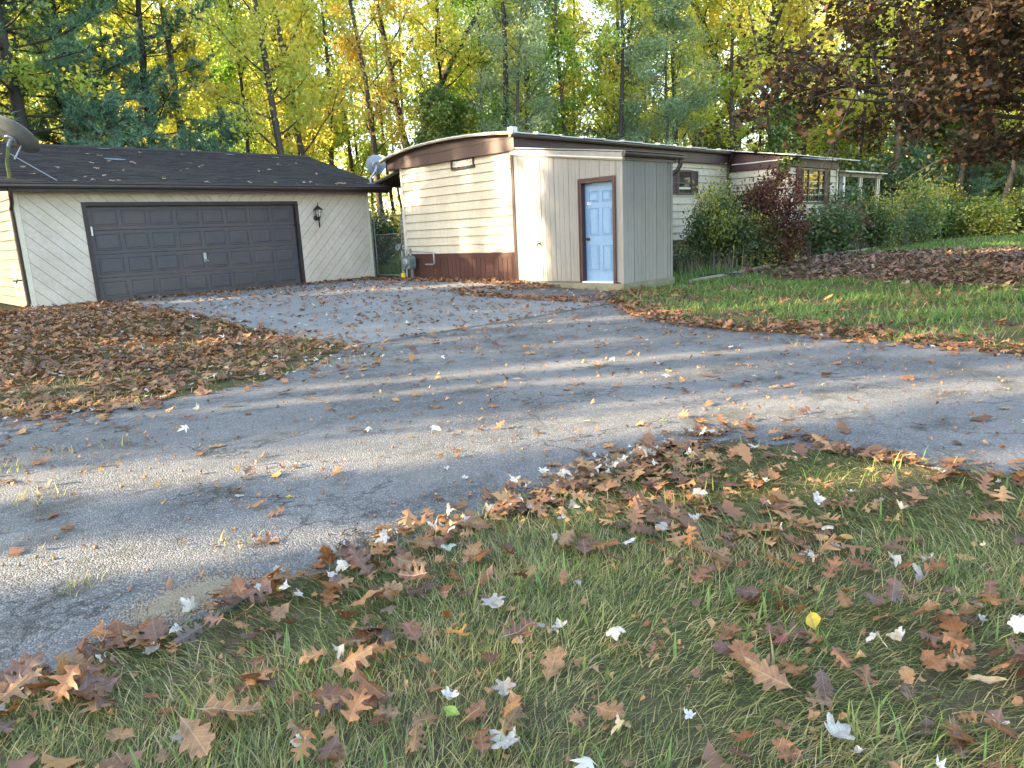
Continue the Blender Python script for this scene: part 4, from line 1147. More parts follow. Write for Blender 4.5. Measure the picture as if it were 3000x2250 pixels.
PROTO = {}
def proto(key, gen, wood_mat, leaf_mat, names=('trunk', 'crown')):
    w, (V, F, T) = gen
    PROTO[key] = (w.mesh(names[0], M[wood_mat]), arrays_mesh(names[1], V, F, T, M[leaf_mat]), names)
def plant(key, name, label, cat, x, y, rz=0.0, s=1.0, group=None, sx=None, z=None, tilt=(0, 0)):
    me_w, me_l, names = PROTO[key]
    o = thing(name, label, cat, (x, y, (float(zg(x, y)) if z is None else z) - .03), group)
    o.rotation_euler = (tilt[0], tilt[1], rz)
    o.scale = sx if sx else (s, s, s)
    link(names[0], me_w, o); link(names[1], me_l, o)
    return o
def pol(h, d): return d * math.cos(math.radians(h)), d * math.sin(math.radians(h))

proto('yellow_a', decid(1, 21, .19, 5, 3.0, 30, 10000, .20), 'bark', 'lf_yellow')
proto('yellow_b', decid(2, 19, .16, 3.5, 3.4, 30, 10500, .19), 'bark', 'lf_yellow')
proto('lime_a', decid(3, 20, .17, 4.5, 3.0, 28, 9800, .19), 'bark', 'lf_lime')
proto('lime_b', decid(4, 17, .15, 2.5, 3.4, 28, 10500, .18), 'bark', 'lf_lime')
proto('orange_a', decid(5, 20, .18, 5, 3.0, 26, 9500, .19), 'bark', 'lf_orange')
proto('green_a', decid(6, 18, .16, 2.5, 3.2, 28, 10000, .19), 'bark', 'lf_green')
proto('fork_a', decid(7, 21, .30, 7, 3.8, 30, 8500, .19, fork=5.0), 'bark_dark', 'lf_yellow')
proto('fork_b', decid(8, 20, .27, 7, 3.6, 30, 12000, .19, fork=6.0), 'bark', 'lf_yellow')
proto('thin_a', decid(9, 20, .13, 8, 2.2, 16, 3000, .19, low=16), 'bark_dark', 'lf_lime')
proto('thin_b', decid(10, 18, .11, 7, 2.0, 16, 2600, .19, low=20), 'bark', 'lf_yellow')
proto('grey_a', decid(11, 12, .16, 2.6, 3.2, 30, 15000, .17, droop=.55, sig=.25, aspect=.3), 'bark', 'lf_grey')
proto('grey_b', decid(12, 10.5, .14, 2.0, 3.4, 30, 15000, .17, droop=.5, sig=.26, aspect=.3), 'bark', 'lf_grey')
proto('small_green', decid(13, 7.5, .08, 1.0, 2.3, 26, 7500, .17, sig=.28), 'bark', 'lf_bright')
proto('small_lime', decid(14, 7, .07, 1.0, 2.2, 24, 6000, .17, sig=.28), 'bark', 'lf_lime')
proto('small_yellow', decid(15, 8, .08, 1.4, 2.3, 24, 5500, .18, sig=.28), 'bark', 'lf_yellow')
proto('pine_a', pine(21, 21, .24, 3.4, 5.0, 10, 9000), 'bark_dark', 'lf_pine')
proto('pine_b', pine(22, 18, .20, 2.6, 4.4, 6, 8500), 'bark_dark', 'lf_pine')
proto('pine_small', pine(23, 6.5, .08, .6, 2.5, 2, 3800), 'bark_dark', 'lf_pine')
proto('cedar', decid(24, 11, .12, .5, 1.05, 46, 15000, .16, sig=.2, up=1.6, tvar=.2), 'bark_dark', 'lf_pine')  # dense narrow tree made up to block the sun between streaks
proto('bush_green', shrub(31, 3.0, 2.0, 2.1, 11000, .11, 12, 18, .76, spiky=.3, tvar=.32), 'bark_dark', 'lf_bush', ('stem', 'foliage'))
proto('bush_red', shrub(32, 3.2, 2.2, 2.3, 15000, .115, 13, 18, .8, spiky=.10), 'bark_dark', 'lf_red', ('stem', 'foliage'))
proto('bush_rust', shrub(33, 2.2, 1.6, 1.5, 6000, .10, 9, 12, .78, spiky=.08), 'bark_dark', 'lf_rust', ('stem', 'foliage'))
proto('bush_bright', shrub(34, 1.8, 1.4, 1.5, 3600, .14, 10, 14, .74, spiky=.4, tvar=.35), 'bark_dark', 'lf_bush', ('stem', 'foliage'))
proto('bush_wild', shrub(35, 3.0, 2.4, 1.8, 8500, .11, 12, 22, .72, spiky=.45, tvar=.38), 'bark_dark', 'lf_bush', ('stem', 'foliage'))
proto('bush_yellow', shrub(36, 2.4, 1.8, 1.9, 4300, .14, 11, 16, .74, spiky=.5, tvar=.35), 'bark_dark', 'lf_bright', ('stem', 'foliage'))

# ------------------------------------------------------------------ trees that stand out
def T(key, name, label, h, d, rz=0.0, s=1.0, cat='tree', group=None, sx=None):
    x, y = pol(h, d); return plant(key, name, label, cat, x, y, rz, s, group, sx)
T('pine_a', 'pine_tree', 'tall dark green pine behind the garage above the large satellite dish', 77.6, 30.6, .4, 1.05)
T('pine_b', 'pine_tree', 'blue-green pine between the two tall pine trunks above the garage', 74.6, 33.5, 5.1, 1.05)
T('pine_b', 'pine_tree', 'dark green pine with long level boughs, second pine from the left edge', 71.6, 35.5, 2.2, 1.1)
T('pine_a', 'pine_tree', 'dark pine cut by the left edge of the photo', 81.5, 36.0, 3.0, 1.0)
T('pine_small', 'pine_tree', 'young blue-green pine just over the garage ridge by the large dish', 74.5, 30.5, 1.0, .95)
T('pine_small', 'pine_tree', 'low young pine over the middle of the garage ridge', 66.5, 31.5, 2.5, .9)
T('pine_small', 'pine_tree', 'low young pine behind the garage ridge left of the bare trunks', 69.7, 30.8, 4.0, .8)
T('fork_a', 'oak_tree', 'large dark forked oak rising between the garage and the mobile home', 53.0, 40, .9, 1.0)
T('grey_a', 'willow_tree', 'dense grey-green tree behind the curved end roof of the mobile home', 44.6, 31.5, .3, .98)
T('grey_b', 'willow_tree', 'pale grey-green drooping tree behind the middle of the long roof', 33.4, 35, 2.1, 1.05)
T('grey_b', 'willow_tree', 'grey-green tree right of the roof vent, beside a bright green one', 37.4, 38, 4.0, 1.0)
T('green_a', 'tree', 'bright green tree right behind the white roof vent', 40.6, 36, 1.2, .95)
T('small_green', 'tree', 'low bright green young tree over the small satellite dish', 50.6, 33, .6, 1.0)
T('small_green', 'tree', 'low green young tree left of the curved roof edge', 48.2, 34.5, 2.6, .95)
T('fork_b', 'tree', 'tall sunlit yellow tree with bent double trunk above the long roof', 29.0, 43, 1.4, 1.05)
T('yellow_b', 'tree', 'full yellow sunlit tree left of the bent double trunk', 32.2, 46, .2, 1.1)
T('yellow_a', 'tree', 'yellow sunlit tree behind the top left of the bronze maple', 25.2, 44, 3.3, 1.1)
T('lime_a', 'tree', 'airy yellow-green tree above the right end of the garage ridge', 59.6, 43, 1.0, 1.1)
T('lime_b', 'tree', 'bushy yellow-green tree just left of the small satellite dish', 57.2, 47, 2.0, 1.15)
T('yellow_b', 'tree', 'sunlit yellow tree glowing through the bronze maple crown', 19.0, 52, 2.0, 1.15)
T('yellow_a', 'tree', 'tall yellow tree behind the maple near the right edge', 13.5, 50, .7, 1.15)
T('lime_b', 'tree', 'yellow-green tree behind the maple between two yellow ones', 16.0, 56, .2, 1.2)
T('small_green', 'tree', 'green understory tree over the side room roof', 25.8, 38, 4.4, .9)

# ------------------------------------------------------------------ the wood behind
r = np.random.default_rng(77)
kinds = [('yellow_a', 'tall yellow-leaved tree', 'yellow trees in the wood'), ('yellow_b', 'full yellow-leaved tree', 'full yellow trees in the wood'),
         ('lime_a', 'tall yellow-green tree', 'yellow-green trees in the wood'), ('lime_b', 'bushy yellow-green tree', 'bushy yellow-green trees in the wood'),
         ('orange_a', 'orange-tinted tree', 'orange trees in the wood'), ('green_a', 'green-leaved tree', 'green trees in the wood'),
         ('thin_a', 'slender dark trunk', 'slender dark trunks in the wood'), ('thin_b', 'slender pale trunk', 'slender pale trunks in the wood'),
         ('small_lime', 'small yellow-green tree', 'small yellow-green trees'), ('small_yellow', 'small yellow tree', 'small yellow trees'), ('small_green', 'small green tree', 'small green trees')]
pw_ = np.array([.18, .10, .15, .10, .025, .07, .20, .12, .02, .02, .02]); pw_ /= pw_.sum()
placed = [(-99, -99)]; wood = []
tries = 0
while len(placed) < 132 and tries < 9000:
    tries += 1
    h = r.uniform(6, 88); d = 31 + 42 * r.random() ** .9
    x, y = pol(h, d)
    if x < 14.5 and y < 31: continue
    if x < 34 and y < 20.5: continue
    if h < 24 and d < 40: continue
    if min((x - a) ** 2 + (y - c) ** 2 for a, c in placed) < 2.2 ** 2: continue
    i = r.choice(len(kinds), p=pw_)
    if h > 64 and r.random() < .45: i = r.choice([4, 0, 0, 2])
    s = r.uniform(.85, 1.2)
    placed.append((x, y)); wood.append((h, d, x, y, i, s, r.uniform(0, 6.28)))
ORD = ['first', 'second', 'third', 'fourth', 'fifth', 'sixth', 'seventh', 'eighth', 'ninth', 'tenth', 'eleventh', 'twelfth']
def zone_of(h):
    if h > 54: return 'behind the garage'
    if h > 46.5: return 'behind the gap between the buildings'
    if h > 27: return 'behind the long roof'
    return 'beyond the side room and porch'
count = {}
ZS = {'behind the garage': 'above the garage roof', 'behind the gap between the buildings': 'above the gap between buildings', 'behind the long roof': 'above the long roof', 'beyond the side room and porch': 'beyond the side room'}
for h, d, x, y, i, s, rz in sorted(wood, key=lambda q: -q[0]):
    key, look, grp = kinds[i]
    z = zone_of(h)
    if d < 52:
        k = (look, z); count[k] = count.get(k, 0) + 1
        lab = '%s %s, %s such from the left' % (look, ZS[z], ORD[min(count[k] - 1, 11)])
    else:
        lab = '%s deep in the wood %s' % (look, z)
    plant(key, 'small_tree' if key.startswith('small') else 'tree', lab, 'tree', x, y, rz, s, grp + ' ' + z if d >= 52 else grp, z=-.05)
# the wood far behind reads as one mass of leaves
n = 46000
h = np.radians(r.uniform(2, 92, n)); d = 84 + r.normal(size=n) * 6 + 6 * np.sin(h * 23)
zz = r.random(n) ** .85 * (19 + 4 * np.sin(h * 17) + 2.5 * np.sin(h * 41))
P = np.c_[d * np.cos(h), d * np.sin(h), zz + .3]
hole = np.sin(h * 60 + zz * .5) * np.sin(zz * .9 + h * 31) + r.normal(size=n) * .35
P = P[hole > -.05]; zz = zz[hole > -.05]
V, F, Tn = leaf_quads(P, r.uniform(.35, .85, len(P)), np.clip(.4 + .25 * np.sin(P[:, 0] * .5) + r.normal(size=len(P)) * .25, 0, 1), r, .2, .7)
tag(link('far_foliage', arrays_mesh('far_foliage', V, F, Tn, M['lf_yellow'])), 'far yellow and orange foliage closing the view through the wood', kind='stuff')

# trees left of the frame throw the dappled shade; cedars added to cut sun streaks
s_dir = np.array([SUN_XY.x, SUN_XY.y]); p_dir = np.array([-SUN_XY.y, SUN_XY.x]) * -1
SHADE = [  # distance towards the sun, offset across it, kind, scale, width scale
    (22, -4.2, 'pine_b', .9, 1), (16, -3.2, 'lime_b', .9, 1), (25, -1.8, 'green_a', .9, .8), (30, -.6, 'lime_a', .9, .8), (22, .2, 'cedar', 1.1, .5), (24, 1.2, 'lime_b', 1.0, .55), (26, 2.2, 'cedar', 1.2, .38),
    (20, 2.95, 'cedar', .68, .72), (18, 3.74, 'cedar', 1.0, .90), (19, 4.75, 'lime_a', 1.35, .26), (21, 5.47, 'cedar', 1.0, .48), (20, 6.0, 'cedar', .60, .6), (26, 6.24, 'cedar', 1.0, .10), (25, 6.66, 'cedar', 1.1, .40), (20, 7.08, 'cedar', .60, .6), (23, 7.65, 'cedar', 1.1, .75), (22, 8.5, 'cedar', 1.1, .92), (28, 9.4, 'cedar', 1.3, .5), (26, 10.1, 'cedar', 1.3, .45),
    (21, 12.2, 'pine_a', .8, .9), (28, 11.9, 'yellow_b', 1.0, .8), (24, 13.2, 'pine_b', 1.0, 1), (32, 12.8, 'green_a', 1.1, 1), (26, 14.2, 'cedar', 1.6, 1.25), (22, 14.8, 'cedar', 1.5, .7), (34, 13.0, 'pine_b', 1.2, 1), (23, 15.6, 'cedar', 1.6, .72), (25, 16.85, 'cedar', 1.3, .15),
    (33, 1.9, 'cedar', 1.4, .55), (24, 5.5, 'lime_b', 1.0, .42), (29, 6.9, 'yellow_b', 1.0, .42), (36, 17.3, 'thin_a', 1.0, .8), (22, 17.4, 'yellow_b', .9, .5), (25, 18.6, 'lime_b', 1.0, .4), (27, 18.35, 'cedar', 1.4, .2), (17, 21.4, 'pine_a', 1.0, .75), (26, 19.5, 'cedar', 1.7, .85), (30, 21.0, 'cedar', 1.8, 1.1), (21, 22.4, 'pine_b', 1.1, .9), (31, 22.8, 'pine_a', 1.1, 1), (33, 24.6, 'pine_b', 1.2, 1), (40, 24.6, 'pine_a', 1.2, 1), (38, 26.8, 'pine_b', 1.2, 1), (44, 28.6, 'green_a', 1.1, 1), (42, 31.0, 'pine_a', 1.1, 1), (47, 33.5, 'pine_b', 1.1, 1),
    (24, -6.5, 'pine_b', 1.0, 1), (20, -9.5, 'green_a', 1.0, 1), (28, -12, 'pine_a', 1.0, 1)]
LEAD = {'pine_a': 'tall pine', 'pine_b': 'pine', 'cedar': 'added narrow cedar'}
for t, u, key, sc, wsc in SHADE:
    q = s_dir * t + p_dir * u
    plant(key, 'pine_tree' if key.startswith('pine') else ('shade_cedar' if key == 'cedar' else 'tree'), '%s outside the left edge of the photo shading the driveway' % LEAD.get(key, 'leafy tree'), 'tree', q[0], q[1], r.uniform(0, 6.28), sc, LEAD.get(key, 'leafy tree') + 's that shade the driveway', sx=(sc * wsc, sc * wsc, sc), z=-.1).rotation_euler = (r.normal() * .022, r.normal() * .022, r.uniform(0, 6.28))
# yellow trees to the right, seen mirrored in the side-room window
for (x, y, key, sc) in ((46, 1.5, 'yellow_b', 1.0), (52, -2.5, 'yellow_a', 1.0), (43, -2.5, 'fork_b', .9), (58, 1.5, 'lime_b', 1.0), (60, -6, 'green_a', 1.0), (66, -2, 'yellow_b', 1.1), (70, -10, 'lime_a', 1.1)):
    plant(key, 'tree', 'yellow tree beyond the right edge of the photo mirrored in the window', 'tree', x, y, r.uniform(0, 6.28), sc, 'trees beyond the right edge', z=-.05)

# ------------------------------------------------------------------ bronze maple at the right
MAPLE = np.array([(0, -.5), (.40, -.36), (.32, -.08), (.54, .10), (.20, .16), (0, .55), (-.20, .16), (-.54, .10), (-.32, -.08), (-.40, -.36)])
def maple_tree():
    r = np.random.default_rng(303)
    w = Wood(); cl = []
    tr = path((0, 0, 0), (.02, .05, 1), 9.2, 8, (0, 0, .1), r, .04)
    w.limb(tr, np.linspace(.26, .09, 9), 9)
    nl = 74
    for i in range(nl):
        h = 2.4 + 6.4 * ((i + r.random()) / nl) ** 1.35
        p = np.array([np.interp(h, tr[:, 2], tr[:, c]) for c in range(3)])
        az = i * 2.399 + r.normal() * .3
        f = (h - 2.4) / 6.4
        L = 5.9 * (1 - .28 * f) * r.uniform(.75, 1.1)
        el = .18 + .75 * f + r.normal() * .08
        pp = path(p, (math.cos(az) * math.cos(el), math.sin(az) * math.cos(el), math.sin(el)), L, 8, (0, 0, -.22 + .5 * f), r, .10)
        rb = .055 * (1 - .5 * f)
        w.limb(pp, np.linspace(rb, .012, 9), 6)
        for j in range(14):
            a = r.uniform(.15, 1); q = np.array([np.interp(a * 8, np.arange(9), pp[:, c]) for c in range(3)])
            dd = (pp[-1] - pp[0]) / L + r.normal(size=3) * .6 + np.array([0, 0, -.15])
            p2 = path(q, dd, r.uniform(.7, 1.9), 5, (0, 0, -.25), r, .16)
            w.limb(p2, np.linspace(.014, .004, 6), 4)
            cl.append(p2[1:])
            for k in range(2):
                p3 = path(p2[r.integers(1, 5)], dd + r.normal(size=3) * .7, r.uniform(.3, .8), 3, (0, 0, -.3), r, .2)
                w.limb(p3, np.linspace(.006, .0025, 4), 3); cl.append(p3)
    n = 80000
    ids = r.integers(0, len(cl), n)
    P = np.array([cl[i][r.integers(0, len(cl[i]))] for i in ids]) + r.normal(size=(n, 3)) * .12
    P = P[P[:, 2] > 2.1 + .35 * ss(2.2, 4.2, np.hypot(P[:, 0], P[:, 1])) + .05 * r.normal(size=n)]; n = len(P); ids = r.integers(0, len(cl), n)
    ctint = r.random(len(cl))
    tint = np.clip(ctint[ids] * .55 + r.random(n) * .38 + (r.random(n) < .05) * .5, 0, 1)
    nrm = r.normal(size=(n, 3)); nrm[:, 2] += 1.3; nrm /= np.linalg.norm(nrm, axis=1)[:, None]
    ax = r.normal(size=(n, 3)); ax[:, 2] -= .6; ax -= nrm * (ax * nrm).sum(1)[:, None]; ax /= np.linalg.norm(ax, axis=1)[:, None]
    bx = np.cross(nrm, ax); s = r.uniform(.07, .13, n)[:, None, None]
    L2 = MAPLE[::1]
    V = P[:, None] + (bx[:, None] * L2[None, :, :1] + ax[:, None] * -L2[None, :, 1:] + nrm[:, None] * (np.abs(L2[None, :, :1]) * .35 - .05)) * s
    k = len(L2)
    return w, (V.reshape(-1, 3), np.arange(n * k).reshape(n, k), tint)
proto('maple', maple_tree(), 'bark_dark', 'lf_maple')
plant('maple', 'maple_tree', 'dark bronze-leaved maple reaching in from the right edge above the lawn', 'tree', 17.3, 2.0, .5, 1.0)

# ------------------------------------------------------------------ shrubs along the home
def S(key, name, label, x, y, rz=0., s=1., sx=None, cat='shrub', group=None, z=None): return plant(key, name, label, cat, x, y, rz, s, group, sx, z)
S('bush_green', 'overgrown_shrub', 'tall green overgrown shrub against the long wall right of the shed', 17.7, 10.3, .3, sx=(.78, .72, .98))
S('bush_red', 'red_shrub', 'dark red-brown shrub in front of the inner corner of the side room', 18.95, 9.75, 1.1, sx=(.84, .78, 1.03))
S('bush_green', 'overgrown_shrub', 'low green shrub at the foot of the dark red shrub', 18.1, 9.4, 2.0, sx=(.72, .5, .66))
S('bush_wild', 'overgrown_shrub', 'low tangled weeds and shrub beside the shed foundation', 16.1, 10.6, .2, sx=(.55, .6, .36))
S('bush_rust', 'rusty_shrub', 'rust-brown shrub below the side room window', 24.2, 9.2, .5, sx=(1.15, 1, 1.0))
S('bush_bright', 'green_shrub', 'bright green leafy shrub right of the dark red one', 22.4, 9.3, 1.7, sx=(1.0, .8, .9))
S('bush_bright', 'green_shrub', 'bright broad-leaved vine shrub climbing beside the porch post', 25.6, 9.7, 3.0, sx=(.95, .8, 1.22))
S('bush_green', 'green_shrub', 'mid green shrub in front of the porch posts', 26.8, 9.2, 4.1, sx=(.9, .8, .8))
S('bush_rust', 'rusty_shrub', 'brownish shrub between the porch posts', 28.3, 9.6, 2.0, sx=(.8, .8, .85))
S('bush_wild', 'green_shrub', 'dark green shrub right of the last porch post', 30.6, 9.8, 2.6, sx=(1.0, .9, .8))
S('bush_yellow', 'yellow_shrub', 'tall yellow-green sapling bush right of the porch', 33.0, 9.6, .5, sx=(.9, .9, 1.35))
S('bush_yellow', 'yellow_shrub', 'low yellow shrub with sparse leaves behind the porch corner', 32.0, 12.2, 1.5, sx=(1.0, 1, .9))
S('bush_yellow', 'yellow_shrub', 'yellow-green sprays over the shrubs near the right edge', 37.5, 8.2, 2.5, sx=(1.3, 1, .95))
for i, (x, y, k) in enumerate([(34.5, 11.5, 'bush_wild'), (36.5, 10.5, 'bush_wild'), (38.5, 10.2, 'bush_green'), (40.5, 9.0, 'bush_wild'), (42.0, 7.6, 'bush_green'), (35.5, 14, 'bush_green'), (39.0, 13, 'bush_wild'), (43.5, 10.5, 'bush_wild'), (31.5, 14.8, 'bush_wild'), (45, 7.5, 'bush_wild'), (33.5, 17.5, 'bush_green'), (44, 13.5, 'bush_green')]):
    S(k, 'wild_shrub', 'dark green wild shrub at the edge of the far lawn', x, y, i * 1.3, .78 + .14 * (i % 3), group='wild shrubs along the far lawn')
for i, (x, y, k) in enumerate([(15.0, 23.5, 'bush_wild'), (17.5, 30.5, 'bush_green'), (20.5, 32, 'bush_wild'), (15.5, 31.5, 'bush_bright'), (23, 33, 'bush_green'), (14.0, 34, 'bush_wild')]):
    S(k, 'wild_shrub', 'green undergrowth seen through the chain-link gate', x, y, i * 1.9, 1.15, group='undergrowth beyond the gate')
rr_ = np.random.default_rng(17)
for i in range(34):
    h, d = rr_.uniform(9, 25.5), rr_.uniform(43, 66); x, y = pol(h, d)
    k = rr_.choice(['small_green', 'pine_small', 'bush_green', 'bush_wild', 'small_lime', 'grey_b'], p=[.22, .20, .2, .2, .08, .10])
    sc = {'bush_green': 1.9, 'bush_wild': 2.1, 'grey_b': .8}.get(k, 1.0) * rr_.uniform(.8, 1.25)
    nm = {'small_green': ('small_tree', 'small green tree in the thicket far right, behind the wild shrubs'), 'pine_small': ('pine_tree', 'young pine in the dark thicket far right, behind the wild shrubs'), 'bush_green': ('wild_shrub', 'big dark shrub in the thicket far right, behind the lawn shrubs'),
          'bush_wild': ('wild_shrub', 'ragged dark shrub in the thicket far right, behind the lawn shrubs'), 'small_lime': ('small_tree', 'small yellow-green tree in the thicket far right'), 'grey_b': ('tree', 'grey-green tree in the thicket far right')}[k]
    S(k, nm[0], nm[1], x, y, rr_.uniform(0, 6.28), sc, None, 'shrub' if 'shrub' in nm[0] else 'tree', 'thicket of ' + nm[0].replace('_', ' ') + 's far right ' + k.split('_')[-1])
for (x, y, k, sc) in ((43, 2.5, 'small_yellow', 1.2), (46, -.5, 'small_yellow', 1.3), (50, 1.5, 'small_lime', 1.4), (48, -4, 'small_yellow', 1.3), (54, -1, 'small_yellow', 1.5), (44, -7, 'small_lime', 1.3), (40.5, 3.5, 'bush_yellow', 1.6)):
    plant(k, 'small_tree' if k != 'bush_yellow' else 'yellow_shrub', 'yellow growth beyond the right edge of the photo mirrored in the window', 'tree', x, y, rr_.uniform(0, 6.28), sc, 'growth beyond the right edge', z=-.05)
# vine on the corner of the side room
def vine():
    r = np.random.default_rng(55); w = Wood()
    main = np.array([(22.10, 11.05, 1.75), (22.11, 10.85, 2.05), (22.12, 10.62, 2.32), (22.13, 10.42, 2.6), (22.12, 10.28, 2.85), (22.3, 10.16, 2.98), (22.7, 10.15, 3.02)])
    w.limb(main, np.linspace(.015, .006, 7), 5)
    n = 420; t = r.random(n) * 6; P = np.array([[np.interp(q, np.arange(7), main[:, c]) for c in range(3)] for q in t]) + r.normal(size=(n, 3)) * np.array([.03, .10, .10])
    P[:, 0] = np.minimum(P[:, 0], 22.14 + (P[:, 1] < 10.2) * 2)
    return w, leaf_quads(P, r.uniform(.07, .15, n), r.random(n), r, .2, .8, None, .5)
w, (V, F, Tn) = vine()
vt = thing('climbing_vine', 'bright green vine climbing the outer corner of the side room', 'vine', (0, 0, 0))
link('stem', w.mesh('stem', M['bark_dark']), vt); link('foliage', arrays_mesh('foliage', V, F, Tn, M['lf_bright']), vt)

# ------------------------------------------------------------------ fallen leaves
OAK_H = [(0.0, 0.0), (.02, .10), (.10, .15), (.21, .19), (.24, .25), (.12, .29), (.07, .34), (.13, .41), (.30, .46), (.38, .55), (.33, .57), (.20, .54), (.09, .58), (.12, .66), (.24, .72), (.28, .81), (.20, .80), (.10, .77), (.08, .84), (.12, .92), (.05, .95), (0.0, 1.0)]
OAK_W = [(0.0, 0.0), (.02, .08), (.12, .22), (.20, .30), (.15, .37), (.13, .40), (.28, .50), (.31, .58), (.22, .60), (.18, .64), (.26, .74), (.24, .82), (.15, .82), (.12, .86), (.12, .94), (.05, .96), (0, 1.0)]
MAP_H = [(0.0, 0.02), (.10, .0), (.22, -.06), (.33, .02), (.28, .08), (.24, .15), (.36, .17), (.47, .28), (.52, .45), (.42, .43), (.36, .50), (.28, .44), (.19, .43), (.22, .54), (.24, .66), (.15, .72), (.10, .86), (0.0, 1.0)]
OVAL = [(0.0, 0.0), (.10, .10), (.24, .30), (.30, .52), (.22, .74), (.10, .90), (0.0, 1.0)]
LONG = [(0.0, 0.0), (.07, .12), (.15, .35), (.17, .55), (.11, .78), (.04, .92), (0.0, 1.0)]
OAK_LOW = [(0, 0), (.22, .2), (.08, .33), (.38, .54), (.10, .62), (.27, .8), (0, 1.0)]
MAP_LOW = [(0, 0), (.30, 0), (.14, .14), (.52, .42), (.12, .38), (.15, .7), (0, 1.0)]

def leaf_proto(half, curl, fold, twist, r, stem=True):
    """unit-length curled leaf as triangles; rests on z = 0"""
    V = []; Fs = []
    for sgn in (1, -1):
        H = [(x * r.uniform(.85, 1.12), y) for x, y in half]; H[0] = half[0]; H[-1] = half[-1]
        poly = [Vector((sgn * x, y, 0)) for x, y in H] + [Vector((0, y, 0)) for y in (.75, .5, .25)]
        tri = tessellate_polygon([poly])
        n0 = len(V); V += [(p.x, p.y, 0.0) for p in poly]
        for t in tri:
            Fs.append([n0 + i for i in t])
    V = np.array(V)
    if stem:
        n0 = len(V); V = np.r_[V, [(-.008, 0.01, 0), (.008, .01, 0), (.0, -.2, 0.0)]]; Fs.append([n0, n0 + 1, n0 + 2])
    x, y = V[:, 0].copy(), V[:, 1] - .5
    z = curl * (y ** 2) * 1.1 + fold * np.abs(x) * 1.0 + twist * x * y * 1.8 + .05 * np.sin(9 * x + r.uniform(0, 6)) * np.abs(x) * 4 * .6 + .03 * np.sin(11 * y + r.uniform(0, 6))
    bend = 1 - .35 * abs(curl) - .2 * abs(fold)
    V = np.c_[x * (1 - .25 * abs(fold)), y * bend, z]
    V[:, 2] -= V[:, 2].min()
    return V, np.array(Fs, int)

rl = np.random.default_rng(909)
def variants(half, n, cr=.5, **k): return [leaf_proto(half, rl.uniform(-cr, cr * 1.2), rl.uniform(-.35, .5), rl.uniform(-.4, .4), rl, **k) for _ in range(n)]
P_OAK = variants(OAK_H, 5) + variants(OAK_W, 3)
P_MAP = variants(MAP_H, 4, .7) + [leaf_proto(MAP_H, rl.uniform(.2, .9), q, rl.uniform(-.8, .8), rl) for q in (.9, 1.2, -.8, .7)]
P_OAKL = [leaf_proto(OAK_LOW, rl.uniform(-.5, .6), rl.uniform(-.3, .5), rl.uniform(-.3, .3), rl, stem=False) for _ in range(5)]
P_MAPL = [leaf_proto(MAP_LOW, rl.uniform(-.5, .6), rl.uniform(-.3, .5), rl.uniform(-.3, .3), rl, stem=False) for _ in range(4)]

def in_view(P, mx=.5):
    d = P - np.array([0, 0, CAM_Z])
    f = d @ np.array(fwd); x = d @ np.array(rgt) / f * 1534 / 1106; y = d @ np.array(upv) / f * 1534 / 829.5
    return (f > .1) & (np.abs(x) < 1 + mx) & (np.abs(y) < 1 + mx)
def scatter(fn, x0, x1, y0, y1, dmax, r):
    """points with a density given per square metre"""
    n = r.poisson(dmax * (x1 - x0) * (y1 - y0))
    x = r.uniform(x0, x1, n); y = r.uniform(y0, y1, n)
    k = r.random(n) * dmax < fn(x, y)
    x, y = x[k], y[k]
    P = np.c_[x, y, zg(x, y)]
    return P[in_view(P) | (np.hypot(x - 1.6, y - .8) < 2.6)]
def clump(x, y, s=1.0, ph=0.0):
    return .5 + .25 * (np.sin(2.1 * x * s + ph + 1.3 * np.sin(1.7 * y * s)) + np.sin(2.7 * y * s + 2 * ph + 1.1 * np.sin(2.3 * x * s)))
def fg_mask(x, y): return (y < 2.42 - .10 * ss(2, 3, x) - .9 * ss(3.3, 4.05, x) ** 2) & (x < 4.1) & ~((x > 3.9) & (y > 1.9))
def asphalt_d(x, y):
    """rough distance (m) to the foreground lawn edge, positive over the asphalt"""
    return np.where(x < 3.6, y - 2.40, np.maximum(x - 4.0, 0))

